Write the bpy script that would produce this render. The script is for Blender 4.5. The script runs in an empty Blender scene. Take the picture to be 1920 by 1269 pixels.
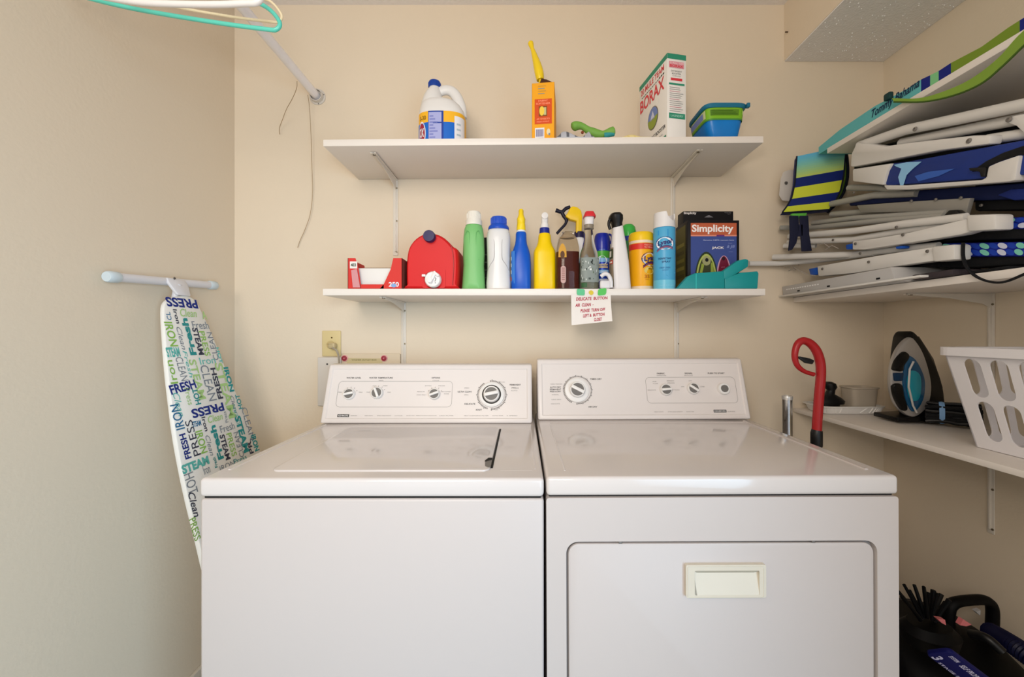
import bpy, bmesh, math, random
from mathutils import Vector, Matrix, Euler
random.seed(7)
SC = bpy.context.scene
COL = SC.collection
V = Vector
R = math.radians

# ------------------------------------------------------------------ camera
F, CX, CY, EZ = 756.0, 978.0, 625.0, 1.20        # focal length in pixels, principal point, eye height
cam_d = bpy.data.cameras.new('camera')
cam = bpy.data.objects.new('camera', cam_d)
COL.objects.link(cam)
cam.location = (0, 0, EZ)
cam.rotation_euler = (R(90), 0, 0)
cam_d.sensor_width = 36
cam_d.lens = 36 * F / 1920
cam_d.shift_x = -(CX - 960) / 1920
cam_d.shift_y = -(634.5 - CY) / 1920
cam_d.clip_start = 0.02
SC.camera = cam

# ------------------------------------------------------------------ light
world = bpy.data.worlds.new('world')
SC.world = world
world.use_nodes = True
bg = world.node_tree.nodes['Background']
bg.inputs[0].default_value = (0.98, 0.97, 0.97, 1)
bg.inputs[1].default_value = 0.62

def area(name, loc, target, size, power, color, sy=None):
    d = bpy.data.lights.new(name, 'AREA')
    d.shape = 'RECTANGLE'; d.size = size; d.size_y = sy or size
    d.energy = power; d.color = color
    o = bpy.data.objects.new(name, d); COL.objects.link(o)
    o.location = loc
    o.rotation_euler = (V(target) - V(loc)).to_track_quat('-Z', 'Y').to_euler()
    return o
area('camera_flash', (-0.08, -0.06, 1.38), (-0.15, 1.5, 1.55), 0.14, 3.0, (1.0, 0.94, 0.87))
d1 = area('doorway_daylight', (0.95, -1.1, 0.8), (-1.0, 0.65, 0.35), 1.1, 13.5, (0.50, 0.76, 1.0), 1.5)
d1.data.spread = R(96)
d2 = area('room_lamp', (-0.65, -1.2, 2.2), (-0.25, 1.5, 1.7), 1.2, 19.0, (1.0, 0.90, 0.79))
d2.data.spread = R(130)

SC.view_settings.view_transform = 'Standard'
SC.view_settings.look = 'None'
SC.view_settings.exposure = 0.2
SC.view_settings.gamma = 1.0
SC.view_settings.use_curve_mapping = False

# ------------------------------------------------------------------ helpers
def lin(c):
    return tuple(((x / 12.92) if x <= .04045 else ((x + .055) / 1.055) ** 2.4) for x in c)
def rgb(h):
    if isinstance(h, str):
        h = h.lstrip('#'); return lin(tuple(int(h[i:i + 2], 16) / 255 for i in (0, 2, 4)))
    return h

def mat(name, col, rough=.5, metal=0.0, var=.03, vscale=14, bump=0.0, bscale=60, coat=0.0, trans=0.0, ior=1.45, sub=0.0, spec=.5):
    m = bpy.data.materials.new(name); m.use_nodes = True
    nt = m.node_tree; b = nt.nodes['Principled BSDF']
    c = rgb(col)
    b.inputs['Roughness'].default_value = rough
    b.inputs['Metallic'].default_value = metal
    b.inputs['Coat Weight'].default_value = coat
    b.inputs['Coat Roughness'].default_value = .05
    b.inputs['Transmission Weight'].default_value = trans
    b.inputs['IOR'].default_value = ior
    b.inputs['Specular IOR Level'].default_value = spec
    tc = nt.nodes.new('ShaderNodeTexCoord')
    nz = nt.nodes.new('ShaderNodeTexNoise'); nz.inputs['Scale'].default_value = vscale; nz.inputs['Detail'].default_value = 3
    nt.links.new(tc.outputs['Object'], nz.inputs['Vector'])
    mx = nt.nodes.new('ShaderNodeMix'); mx.data_type = 'RGBA'
    mx.inputs[6].default_value = tuple(max(0, x * (1 - var)) for x in c) + (1,)
    mx.inputs[7].default_value = tuple(min(1, x * (1 + var)) for x in c) + (1,)
    nt.links.new(nz.outputs['Fac'], mx.inputs[0])
    nt.links.new(mx.outputs[2], b.inputs['Base Color'])
    if bump:
        n2 = nt.nodes.new('ShaderNodeTexNoise'); n2.inputs['Scale'].default_value = bscale; n2.inputs['Detail'].default_value = 4
        nt.links.new(tc.outputs['Object'], n2.inputs['Vector'])
        bp = nt.nodes.new('ShaderNodeBump'); bp.inputs['Strength'].default_value = bump; bp.inputs['Distance'].default_value = .002
        nt.links.new(n2.outputs['Fac'], bp.inputs['Height'])
        nt.links.new(bp.outputs['Normal'], b.inputs['Normal'])
    return m

_mc = {}
def M(h, rough=.45, **k):                      # plain coloured material, cached
    key = (h, rough, tuple(sorted(k.items())))
    if key not in _mc:
        _mc[key] = mat('paint_' + str(h).strip('#'), h, rough, **{'spec': .32, **k})
    return _mc[key]

def catmull(pts, n=6, closed=False):
    pts = [V(p) for p in pts]; out = []
    N = len(pts); rng = N if closed else N - 1
    for i in range(rng):
        p1 = pts[i]; p2 = pts[(i + 1) % N]
        p0 = pts[i - 1] if (i > 0 or closed) else p1 + (p1 - p2)
        p3 = pts[(i + 2) % N] if (i + 2 < N or closed) else p2 + (p2 - p1)
        for k in range(n):
            t = k / n
            out.append(.5 * ((2 * p1) + (-p0 + p2) * t + (2 * p0 - 5 * p1 + 4 * p2 - p3) * t * t + (-p0 + 3 * p1 - 3 * p2 + p3) * t ** 3))
    if not closed: out.append(pts[-1])
    return out

def rrect(x0, y0, x1, y1, r, k=4):
    pts = []
    for (cx, cy, a0) in ((x1 - r, y1 - r, 0), (x0 + r, y1 - r, 90), (x0 + r, y0 + r, 180), (x1 - r, y0 + r, 270)):
        for i in range(k + 1):
            a = R(a0 + 90 * i / k); pts.append((cx + r * math.cos(a), cy + r * math.sin(a)))
    return pts
def ell(cx, cy, rx, ry, n=24, a0=0, a1=360):
    full = abs(a1 - a0) >= 360
    return [(cx + rx * math.cos(R(a0 + (a1 - a0) * i / (n if full else n - 1))), cy + ry * math.sin(R(a0 + (a1 - a0) * i / (n if full else n - 1)))) for i in range(n)]

_tx = {}
def glyphs(s, bold=0., shear=0.):
    key = (s, bold, shear)
    if key not in _tx:
        cu = bpy.data.curves.new('t', 'FONT'); cu.body = s; cu.size = 1; cu.offset = bold; cu.shear = shear; cu.resolution_u = 3
        ob = bpy.data.objects.new('t', cu)
        me = bpy.data.meshes.new_from_object(ob)
        vs = [(v.co.x, v.co.y) for v in me.vertices]; fs = [tuple(p.vertices) for p in me.polygons]
        bpy.data.objects.remove(ob); bpy.data.curves.remove(cu); bpy.data.meshes.remove(me)
        _tx[key] = (vs, fs)
    return _tx[key]

def plane(o, u, v, off=.0006):
    o, u, v = V(o), V(u).normalized(), V(v).normalized(); n = u.cross(v)
    return lambda a, b: o + u * a + v * b + n * off
def cylf(c, r, off=.0006, a0=0.):              # wraps (a, b) round an upright cylinder; a0 turns the front
    c = V(c)
    return lambda a, b: V((c.x + (r + off) * math.sin(R(a0) + a / r), c.y - (r + off) * math.cos(R(a0) + a / r), c.z + b))

class MB:
    def __init__(s): s.vs = []; s.fs = []; s.mi = []; s.sm = []; s.mats = []
    def _m(s, m):
        if m not in s.mats: s.mats.append(m)
        return s.mats.index(m)
    def raw(s, vs, fs, m, smooth=False):
        b = len(s.vs); k = s._m(m); s.vs += [V(v) for v in vs]
        for f in fs: s.fs.append([b + i for i in f]); s.mi.append(k); s.sm.append(smooth)
        return s
    def take(s, bm, m, smooth=False, mx=None):
        bm.verts.index_update()
        s.raw([(mx @ v.co if mx else v.co.copy()) for v in bm.verts], [[v.index for v in f.verts] for f in bm.faces], m, smooth)
        bm.free(); return s
    def box(s, c, size, m, bev=0., seg=2, rot=None, smooth=False):
        bm = bmesh.new(); bmesh.ops.create_cube(bm, size=1)
        for v in bm.verts: v.co = V((v.co.x * size[0], v.co.y * size[1], v.co.z * size[2]))
        if bev: bmesh.ops.bevel(bm, geom=list(bm.edges), offset=min(bev, min(size) * .49), segments=seg, affect='EDGES', profile=.5)
        mx = Matrix.Translation(V(c))
        if rot is not None: mx = mx @ (rot if isinstance(rot, Matrix) else Euler([R(a) for a in rot]).to_matrix().to_4x4())
        return s.take(bm, m, smooth or bool(bev), mx)
    def bx(s, x0, x1, y0, y1, z0, z1, m, bev=0., seg=2):
        return s.box(((x0 + x1) / 2, (y0 + y1) / 2, (z0 + z1) / 2), (abs(x1 - x0), abs(y1 - y0), abs(z1 - z0)), m, bev, seg)
    def prism(s, pts, t, m, o=(0, 0, 0), u=(1, 0, 0), v=(0, 0, 1), bev=0., seg=2, smooth=False):
        o, u, v = V(o), V(u), V(v); n = u.cross(v).normalized()
        bm = bmesh.new()
        vv = [bm.verts.new(o + u * a + v * b) for a, b in pts]
        f = bm.faces.new(vv)
        r = bmesh.ops.extrude_face_region(bm, geom=[f])
        for e in r['geom']:
            if isinstance(e, bmesh.types.BMVert): e.co = e.co - n * t
        bmesh.ops.recalc_face_normals(bm, faces=bm.faces)
        if bev:
            bmesh.ops.bevel(bm, geom=[e for e in bm.edges if e.calc_face_angle(0) > .5], offset=bev, segments=seg, affect='EDGES', profile=.5)
        return s.take(bm, m, smooth or bool(bev))
    def solid(s, pts3, ext, m, bev=0.):        # planar 3-D polygon swept along ext
        bm = bmesh.new(); f = bm.faces.new([bm.verts.new(V(p)) for p in pts3])
        r = bmesh.ops.extrude_face_region(bm, geom=[f]); ext = V(ext)
        for e in r['geom']:
            if isinstance(e, bmesh.types.BMVert): e.co += ext
        bmesh.ops.recalc_face_normals(bm, faces=bm.faces)
        if bev: bmesh.ops.bevel(bm, geom=[e for e in bm.edges if e.calc_face_angle(0) > .5], offset=bev, segments=2, affect='EDGES', profile=.5)
        return s.take(bm, m, bool(bev))
    def ring(s, inner, outer, t, m, o=(0, 0, 0), u=(1, 0, 0), v=(0, 0, 1)):   # plate with a hole; loops of equal count
        o, u, v = V(o), V(u), V(v); n = u.cross(v).normalized(); N = len(inner)
        vs = [o + u * a + v * b for a, b in inner] + [o + u * a + v * b for a, b in outer]
        vs += [p - n * t for p in vs]
        fs = []
        for i in range(N):
            j = (i + 1) % N
            fs += [(i, N + i, N + j, j), (2 * N + i, 2 * N + j, 3 * N + j, 3 * N + i), (i, j, 2 * N + j, 2 * N + i), (N + i, 3 * N + i, 3 * N + j, N + j)]
        return s.raw(vs, fs, m)
    def decal(s, pts, fn, m, t=0.):
        return s.raw([fn(a, b) for a, b in pts], [list(range(len(pts)))], m)
    def patch(s, a0, a1, b0, b1, fn, m, na=12, nb=1, smooth=True):
        vs = [fn(a0 + (a1 - a0) * i / na, b0 + (b1 - b0) * j / nb) for j in range(nb + 1) for i in range(na + 1)]
        fs = [(j * (na + 1) + i, j * (na + 1) + i + 1, (j + 1) * (na + 1) + i + 1, (j + 1) * (na + 1) + i) for j in range(nb) for i in range(na)]
        return s.raw(vs, fs, m, smooth)
    def tube(s, pts, r, m, seg=10, closed=False, flat=1.0):
        pts = [V(p) for p in pts]; N = len(pts); rr = r if isinstance(r, (list, tuple)) else [r] * N
        vs = []; up = None
        for i, p in enumerate(pts):
            a = pts[(i - 1) % N] if (i or closed) else p; b = pts[(i + 1) % N] if (i < N - 1 or closed) else p
            d = (b - a).normalized()
            if up is None: up = V((0, 0, 1)) if abs(d.z) < .9 else V((0, 1, 0))
            x = d.cross(up)
            if x.length < 1e-4: x = d.orthogonal()
            x.normalize(); y = x.cross(d).normalized(); up = y
            for k in range(seg):
                t = 2 * math.pi * k / seg; vs.append(p + x * math.cos(t) * rr[i] + y * math.sin(t) * rr[i] * flat)
        fs = []
        for i in range(N if closed else N - 1):
            for k in range(seg):
                k2 = (k + 1) % seg; i2 = (i + 1) % N
                fs.append((i * seg + k, i * seg + k2, i2 * seg + k2, i2 * seg + k))
        s.raw(vs, fs, m, True)
        if not closed:
            s.raw(vs[:seg][::-1], [list(range(seg))], m); s.raw(vs[-seg:], [list(range(seg))], m)
        return s
    def lathe(s, prof, m, c=(0, 0, 0), seg=28, mx=None, smooth=True):
        mx = mx or Matrix.Identity(4); c = V(c)
        vs = [mx @ V((r * math.cos(2 * math.pi * k / seg), r * math.sin(2 * math.pi * k / seg), z)) + c for r, z in prof for k in range(seg)]
        fs = [(i * seg + k, i * seg + (k + 1) % seg, (i + 1) * seg + (k + 1) % seg, (i + 1) * seg + k) for i in range(len(prof) - 1) for k in range(seg)]
        s.raw(vs, fs, m, smooth)
        if prof[0][0] > 1e-5: s.raw(vs[:seg][::-1], [list(range(seg))], m)
        if prof[-1][0] > 1e-5: s.raw(vs[-seg:], [list(range(seg))], m)
        return s
    def loft(s, secs, m, seg=36, mx=None, c=(0, 0, 0)):   # sections (z, cx, cy, rx, ry, n) with super-ellipse exponent n
        mx = mx or Matrix.Identity(4); c = V(c); vs = []
        for (z, cx, cy, rx, ry, n) in secs:
            for k in range(seg):
                vs.append(mx @ sup(z, cx, cy, rx, ry, n, 2 * math.pi * k / seg) + c)
        fs = [(i * seg + k, i * seg + (k + 1) % seg, (i + 1) * seg + (k + 1) % seg, (i + 1) * seg + k) for i in range(len(secs) - 1) for k in range(seg)]
        s.raw(vs, fs, m, True)
        s.raw(vs[:seg][::-1], [list(range(seg))], m); s.raw(vs[-seg:], [list(range(seg))], m)
        return s
    def text(s, t, fn, cx, cy, m, h=None, w=None, rot=0, bold=0., shear=0.):
        vs, fs = glyphs(t, bold, shear)
        if not vs: return s
        x0 = min(v[0] for v in vs); x1 = max(v[0] for v in vs); y0 = min(v[1] for v in vs); y1 = max(v[1] for v in vs)
        gw, gh = x1 - x0, y1 - y0
        if h is None: h = w / gw * gh
        if w is None: w = h / gh * gw
        ca, sa = math.cos(R(rot)), math.sin(R(rot)); out = []
        for x, y in vs:
            a = ((x - x0) / gw - .5) * w; b = ((y - y0) / gh - .5) * h
            out.append(fn(cx + a * ca - b * sa, cy + a * sa + b * ca))
        return s.raw(out, fs, m)
    def build(s, name, parent=None, world=True, loc=(0, 0, 0)):
        """world=True: vertices are in scene space; otherwise in the space of the thing it belongs to."""
        me = bpy.data.meshes.new(name)
        if parent is not None and world:
            inv = WM[parent.name].inverted(); vs = [inv @ v for v in s.vs]
        elif parent is None and loc != (0, 0, 0) and world:
            vs = [v - V(loc) for v in s.vs]
        else: vs = s.vs
        me.from_pydata([tuple(v) for v in vs], [], s.fs)
        for m in s.mats: me.materials.append(m)
        me.polygons.foreach_set('material_index', s.mi); me.polygons.foreach_set('use_smooth', s.sm)
        bm = bmesh.new(); bm.from_mesh(me)
        for e in bm.edges:
            if len(e.link_faces) == 2 and e.calc_face_angle(0) > R(38): e.smooth = False
        bm.to_mesh(me); bm.free(); me.update()
        o = bpy.data.objects.new(name, me); COL.objects.link(o)
        if parent is not None: o.parent = parent; WM[o.name] = WM[parent.name]
        else: o.location = loc; WM[o.name] = Matrix.Translation(V(loc))
        return o
WM = {}
def sup(z, cx, cy, rx, ry, n, t):
    c, s_ = math.cos(t), math.sin(t)
    return V((cx + rx * math.copysign(abs(c) ** (2 / n), c), cy + ry * math.copysign(abs(s_) ** (2 / n), s_), z))
def tag(o, label, cat, group=None, kind=None):
    o['label'] = label; o['category'] = cat
    if group: o['group'] = group
    if kind: o['kind'] = kind
    return o
def thing(name, label, cat, loc=(0, 0, 0), rz=0., group=None):
    o = bpy.data.objects.new(name, None); COL.objects.link(o); o.empty_display_size = .05
    o.location = loc; o.rotation_euler = (0, 0, R(rz)); tag(o, label, cat, group)
    WM[o.name] = Matrix.Translation(V(loc)) @ Matrix.Rotation(R(rz), 4, 'Z')
    return o
def struct(name, mb, loc=(0, 0, 0)):
    o = mb.build(name, loc=loc); o['kind'] = 'structure'; return o
def P(px, py, Y):                              # a point at depth Y seen at photo pixel (px, py)
    return V(((px - CX) * Y / F, Y, EZ + (CY - py) * Y / F))
def Q(px, py, x):                              # a point on the upright plane X = x
    return P(px, py, F * x / (px - CX))
def onplane(px, py, o, n):
    d = V(((px - CX) / F, 1, (CY - py) / F)); o = V(o) - V((0, 0, EZ)); n = V(n)
    return d * (o.dot(n) / d.dot(n)) + V((0, 0, EZ))

# ------------------------------------------------------------------ materials
WALL = mat('painted_wall', '#e2d3bd', .85, var=.02, vscale=2, bump=.25, bscale=90, spec=.2)
CEIL = mat('popcorn_ceiling', '#efeae8', .9, var=.04, vscale=60, bump=1.0, bscale=130, spec=.2)
FLOORM = mat('vinyl_floor', '#b7a992', .4, var=.1, vscale=6)
TRIM = mat('trim_paint', '#e6e0d6', .5)
SHELF = mat('shelf_melamine', '#eae3dc', .42, var=.01)
BRKT = mat('bracket_paint', '#e0d8cc', .4)
ENAM = mat('white_enamel', '#c8bfbb', .36, var=.008, vscale=3, spec=.4)
ENAM2 = mat('white_enamel_deck', '#d6cfcc', .12, var=.008, vscale=3, coat=.25)
CONS = mat('console_plastic', '#e4dcd8', .3, var=.008, vscale=3, spec=.4)
PLAS = mat('white_plastic', '#ece9e6', .35)
CREAM = mat('cream_plastic', '#d8d0c0', .4)
DARK = mat('gap_shade_fill', '#161412', .8)  # dark fill painting the shade in seams, lid gap and handle slot
GREYP = mat('grey_knob_plastic', '#6f6b67', .45)
PRINT = mat('grey_print', '#4f4b48', .6)
PRINTL = mat('pale_grey_print', '#837e7a', .6)
BLACK = mat('black_plastic', '#0c0c0e', .4)
BLKF = mat('black_fabric', '#07080c', .9, bump=.3, bscale=300)
STEEL = mat('brushed_steel', '#b9babd', .28, metal=1.0)
ALU = mat('powder_white_frame', '#d9d6d2', .35)
ALUG = mat('grey_frame_tube', '#a3a19b', .35)
NAVY = mat('navy_fabric', '#142a78', .7, bump=.2, bscale=300)
NAVYD = mat('dark_navy_webbing', '#0d1230', .8)

# ------------------------------------------------------------------ room
YB, XL, XR, ZC = 1.53, -1.089, 1.374, 2.446
YF = -1.9
struct('wall_back', MB().bx(XL - .1, XR + .1, YB, YB + .1, 0, ZC, WALL))
struct('wall_left', MB().bx(XL - .1, XL, YF, YB, 0, ZC, WALL))
struct('wall_right', MB().bx(XR, XR + .1, YF, YB, 0, ZC, WALL))
struct('floor', MB().bx(XL - .1, XR + .1, YF, YB + .1, -.1, 0, FLOORM))
struct('ceiling', MB().bx(XL - .1, XR + .1, YF, YB + .1, ZC, ZC + .1, CEIL))
# duct soffit: painted side, textured underside
sf = MB()
sf.bx(.996, XR, YF, YB, 2.235, ZC, WALL)
sf.bx(.998, XR - .001, YF, YB - .001, 2.231, 2.2352, CEIL)
tex = mat('popcorn_grain', '#fbf9f8', .6)
for i in range(560):                            # coarse grains of the sprayed texture
    x = random.uniform(1.005, 1.368); y = random.uniform(.35, 1.52); r = random.uniform(.0010, .0026)
    bm = bmesh.new(); bmesh.ops.create_icosphere(bm, subdivisions=1, radius=r)
    sf.take(bm, tex, True, Matrix.Translation((x, y, 2.2308)))
struct('trim_soffit', sf)
struct('baseboard_left', MB().bx(XL, XL + .014, YF, YB - .014, 0, .078, TRIM, .003))
struct('baseboard_back', MB().bx(XL, XR, YB - .014, YB, 0, .078, TRIM, .003))
struct('baseboard_right', MB().bx(XR - .014, XR, YF, YB - .014, 0, .078, TRIM, .003))

# ------------------------------------------------------------------ shelves
def tilt(o, a): o.rotation_euler = (0, R(a), 0); return o
UZ, LZ = 1.809, 1.3394                          # tops of the two back-wall shelves
sh = MB().box((0, 0, -.0105), (1.371, .274, .021), SHELF, .0015).build('wall_shelf', world=False, loc=(.0675, 1.392, UZ))
tag(tilt(sh, -.45), 'upper long white wall shelf above the bottles, holding the detergent jug and boxes', 'shelf')
sh = MB().box((0, 0, -.0105), (1.378, .274, .021), SHELF, .0015).build('wall_shelf', world=False, loc=(.070, 1.392, LZ))
tag(sh, 'lower long white wall shelf carrying the row of cleaning bottles', 'shelf')
sh = MB().bx(1.03, XR - .001, -.3, 1.360, 1.806, 1.824, SHELF, .0015).build('wall_shelf', loc=(1.2, .6, 1.815))
tag(sh, 'highest white shelf on the right wall, under the teal and green beach chair', 'shelf')
sh = MB().bx(1.03, XR - .001, -.3, YB - .001, 1.317, 1.336, SHELF, .0015).build('wall_shelf', loc=(1.2, .6, 1.32))
tag(sh, 'middle white shelf on the right wall, loaded with folded beach chairs', 'shelf')
sh = MB().bx(1.03, XR - .001, -.3, YB - .001, .903, .918, SHELF, .0015).build('wall_shelf', loc=(1.2, .6, .91))
tag(sh, 'lowest white shelf on the right wall, holding the iron and laundry basket', 'shelf')

def bracket(p, arm_dir, zt, la, lv, label, w=.018):
    """stamped steel L bracket: arm under the shelf, leg down the wall; p = wall point (x, y)"""
    d = V(arm_dir); side = V((-d.y, d.x, 0)); o = V((p[0], p[1], zt))
    th = thing('shelf_bracket', label, 'bracket', (p[0], p[1], zt - .01))
    a = MB()
    a.prism([(0, 0), (la, 0), (la, -.004), (la * .5, -.014), (.03, -.030), (0, -.045)], .0022, BRKT, o + side * .0011, d, (0, 0, 1))
    for sg in (-1, 1): a.box(o + d * la / 2 + side * sg * w * .25 + V((0, 0, -.0016)), ((la if d.x else w * .55), (la if d.y else w * .55), .003), BRKT)
    a.build('arm', th)
    b = MB()
    sz = (.0035, w, lv) if d.x else (w, .0035, lv)
    b.box(o + d * .0022 + V((0, 0, -lv / 2 - .002)), sz, BRKT, .001)
    sz = (.007, w * .32, lv * .9) if d.x else (w * .32, .007, lv * .9)
    b.box(o + d * .006 + V((0, 0, -lv / 2 - .002)), sz, BRKT, .0015)
    b.build('leg', th)
    scm = M('#8c8270', .35, metal=.8)
    for zz in (.032, lv * .55, lv - .012):
        mxr = Matrix.Rotation(R(90), 4, 'Y') if d.x else Matrix.Rotation(R(90), 4, 'X')
        MB().lathe([(.0035, -.001), (.003, .0015), (0, .002)], scm, o + d * .0045 + side * w * .3 + V((0, 0, -zz)), 10, mxr if not d.x else Matrix.Rotation(R(-90), 4, 'Y')).build('screw', th)
    MB().box(o + d * (la - .012) + V((0, 0, -.004)), (.008, .008, .003), M('#6b5f4e', .4), .001).build('screw', th)
    return th
bracket(((742 - CX) * YB / F, YB), (0, -1, 0), UZ - .0275, .235, .285, 'steel L bracket at the left end of the upper shelf')
bracket(((1261 - CX) * YB / F, YB), (0, -1, 0), UZ - .018, .235, .285, 'steel L bracket under the right end of the upper shelf')
bracket(((757 - CX) * YB / F, YB), (0, -1, 0), LZ - .0215, .235, .285, 'steel L bracket under the lower shelf near the red box')
bracket(((1268 - CX) * YB / F, YB), (0, -1, 0), LZ - .0215, .235, .285, 'steel L bracket under the lower shelf, right end above the dryer')
bracket((XR, 1.178), (-1, 0, 0), 1.3165, .25, .30, 'steel L bracket under the middle right shelf, behind the laundry basket')
bracket((XR, 1.178), (-1, 0, 0), .9025, .25, .285, 'steel L bracket under the lowest right shelf, beside the dryer')

# ------------------------------------------------------------------ washer and dryer
def ridge(mb, pts, r, m):
    mb.tube(pts, r, m, seg=8, flat=.6)
def console(th, x0, x1, yb, zb, yt, zt, yback):
    bm = bmesh.new()
    prof = [(yb, zb), (yt, zt), (yt + .035, zt + .002), (yback, zt - .03), (yback, zb)]
    L = [bm.verts.new((x0, y, z)) for y, z in prof]; Rr = [bm.verts.new((x1, y, z)) for y, z in prof]
    n = len(prof); front = None
    for i in range(n):
        j = (i + 1) % n; f = bm.faces.new((L[i], Rr[i], Rr[j], L[j]))
        if i == 0: front = f
    bm.faces.new(L); bm.faces.new(Rr[::-1])
    bmesh.ops.recalc_face_normals(bm, faces=bm.faces)
    es = [e for e in bm.edges]
    bmesh.ops.bevel(bm, geom=es, offset=.006, segments=3, affect='EDGES', profile=.5)
    bm.faces.ensure_lookup_table()
    front = max((f for f in bm.faces if f.normal.y < -.5), key=lambda f: f.calc_area())
    bmesh.ops.inset_region(bm, faces=[front], thickness=.012, depth=0)
    bmesh.ops.inset_region(bm, faces=[front], thickness=.004, depth=-.0025)
    return MB().take(bm, CONS, True).build('console', th)

def knob(par, c, u, v, n, r, ang, hgt=.016, name='knob', plain=False):
    mx = Matrix((u, v, n)).transposed().to_4x4()
    k = MB(); k.lathe([(r, 0), (r * .97, hgt * .6), (r * .9, hgt * .72), (r * .84, hgt * .72)], PLAS, c, 30, mx)
    k.lathe([(r * .80, hgt * .725), (r * .80, hgt * .745), (0, hgt * .745)], GREYP, c, 30, mx) if not plain else k.lathe([(r * .62, hgt * .7), (r * .6, hgt * .9), (0, hgt * .92)], GREYP, c, 26, mx)
    if not plain:
        rm = mx.to_3x3().to_4x4() @ Matrix.Rotation(R(ang), 4, 'Z')
        k.box(c + n * hgt * .90, (r * 1.72, r * .40, hgt * .5), PLAS, .0015, 2, rm)
    return k.build(name, par)

def washer():
    x0, x1, yf, zt = -.641, .0444, .80, .912
    th = thing('washing_machine', 'white top-loading washing machine, left of the pair, lid closed', 'washing machine', ((x0 + x1) / 2, 1.13, 0))
    b = MB(); b.bx(x0, x1, yf + .003, 1.455, .03, .8705, ENAM, .006, 3); b.build('cabinet', th)
    MB().bx(x0 + .006, x1 - .006, yf + .008, 1.45, .868, .877, DARK).build('seam', th)
    b = MB(); b.bx(x0, x1, yf, 1.46, .8745, zt, ENAM2, .008, 4)
    ridge(b, [(x0 + .024, .852, zt - .0004), (x0 + .024, 1.27, zt - .0004)], .0035, ENAM2)
    ridge(b, [(x1 - .016, .856, zt - .0006), (x1 - .016, 1.27, zt - .0006)], .0022, ENAM2)
    ridge(b, [(-.045, .848, zt - .0006), (x1 - .022, .848, zt - .0006)], .0020, ENAM2)
    b.build('top_deck', th)
    lid = MB(); pts = rrect(-.5256, .8407, -.0665, 1.225, .018, 5)
    lid.prism([(a, c) for a, c in pts], .010, ENAM2, (0, 0, zt + .0035), (1, 0, 0), (0, 1, 0), bev=.0022)
    lo = lid.build('lid', th)
    MB().bx(-.0660, -.0615, .862, 1.212, zt - .001, zt + .0012, DARK, 0).build('lid_gap', th)
    hk = MB()
    hk.prism([(-.0005, 0), (-.0005, .060), (-.011, .056), (-.0155, .040), (-.013, .010), (-.006, 0)], .001, GREYP, (-.0655, .856, zt + .0045), (1, 0, 0), (0, 1, 0))
    hk.prism([(-.006, .050), (-.0005, .052), (-.0005, .066), (-.010, .066), (-.0165, .046), (-.0145, .040)], .001, DARK, (-.0655, .852, zt + .0052), (1, 0, 0), (0, 1, 0))
    hk.build('lid_handle', lo)
    mk = MB(); mk.text('KENMORE', plane((0, 0, zt + .0036), (1, 0, 0), (0, 1, 0), .0004), -.455, 1.175, PRINTL, h=.006)
    mk.build('lid_mark', lo)
    cs = console(th, -.645, .034, 1.288, .9125, 1.352, 1.0957, 1.462)
    o = V((-.645, 1.288, .9125)); u = V((1, 0, 0)); v = V((0, 1.352 - 1.288, 1.0957 - .9125)).normalized(); n = u.cross(v)
    fn = plane(o, u, v, -.0019)
    def ab(px, py):
        d = onplane(px, py, o, n) - o; return d.dot(u), d.dot(v)
    pr = MB()
    def tx(s, px, py, wpx, m=PRINT, bold=.02, h=None):
        a, b_ = ab(px, py); w = wpx * 1.32 / F
        pr.text(s, fn, a, b_, m, w=w, h=h or .0052, bold=bold)
    tx('WATER LEVEL', 663, 708, 28); tx('WATER TEMPERATURE', 714, 708, 45); tx('WASH/RINSE', 714, 713, 9, PRINTL, 0, .003)
    tx('OPTIONS', 817, 708, 16); tx('CYCLE', 817, 713, 12, PRINTL, 0, .003)
    for s, x, y, w in (('MIN', 637, 735, 7), ('MAX', 676, 735, 7), ('HOT', 702, 723, 7), ('WARM', 722, 723, 8), ('COLD', 690, 735, 7), ('COLD', 729, 735, 6),
                       ('EXTRA', 803, 723, 12), ('RINSE', 828, 723, 12), ('REGULAR', 789, 734, 14), ('SOAK ONLY', 790, 740, 18), ('SECOND', 836, 734, 18), ('RINSE', 837, 738, 9),
                       ('SPEED', 875, 727, 9), ('SPIN', 874, 740, 8), ('SOAK', 942, 716, 9), ('SOAK', 963, 726, 8), ('AUTO', 964, 732, 12), ('OFF', 931, 768, 6)):
        tx(s, x, y, w, PRINTL, 0, .0032)
    tx('ULTRA CLEAN', 871, 734, 26, PRINT, .02); tx('DELICATE', 881, 757, 20); tx('KNIT', 898, 768, 11); tx('PERMANENT', 966, 721, 21); tx('PRESS', 966, 727, 13, PRINTL, 0)
    for s, x, w in (('SERIES', 663, 12), ('HEAVY DUTY', 691, 15), ('EXTRA LARGE CAPACITY', 720, 26), ('6 CYCLES', 747, 14), ('QUIET PAK  TRIPLE ACTION AGITATOR', 790, 56), ('LINT FILTER', 837, 26),
                    ('SELF CLEANING FILTER', 893, 45), ('AUTO TEMP', 933, 20), ('2 SPEED', 960, 20)):
        tx(s, x, 779, w, PRINTL, 0, .003)
    a, b_ = ab(643, 779)
    pr.decal([(a - .019, b_ - .0042), (a + .019, b_ - .0042), (a + .019, b_ + .0042), (a - .019, b_ + .0042)], plane(o, u, v, -.0021), M('#1d1b1a', .5))
    pr.text('KENMORE', fn, a, b_, PLAS, w=.033, h=.0045, bold=.02)
    a0, b0 = ab(628, 763); a1, b1 = ab(849, 714)                  # printed outline round the small knobs
    ro = rrect(a0, b0, a1, b1, .014, 6); ri = rrect(a0 + .0008, b0 + .0008, a1 - .0008, b1 - .0008, .0132, 6)
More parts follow.
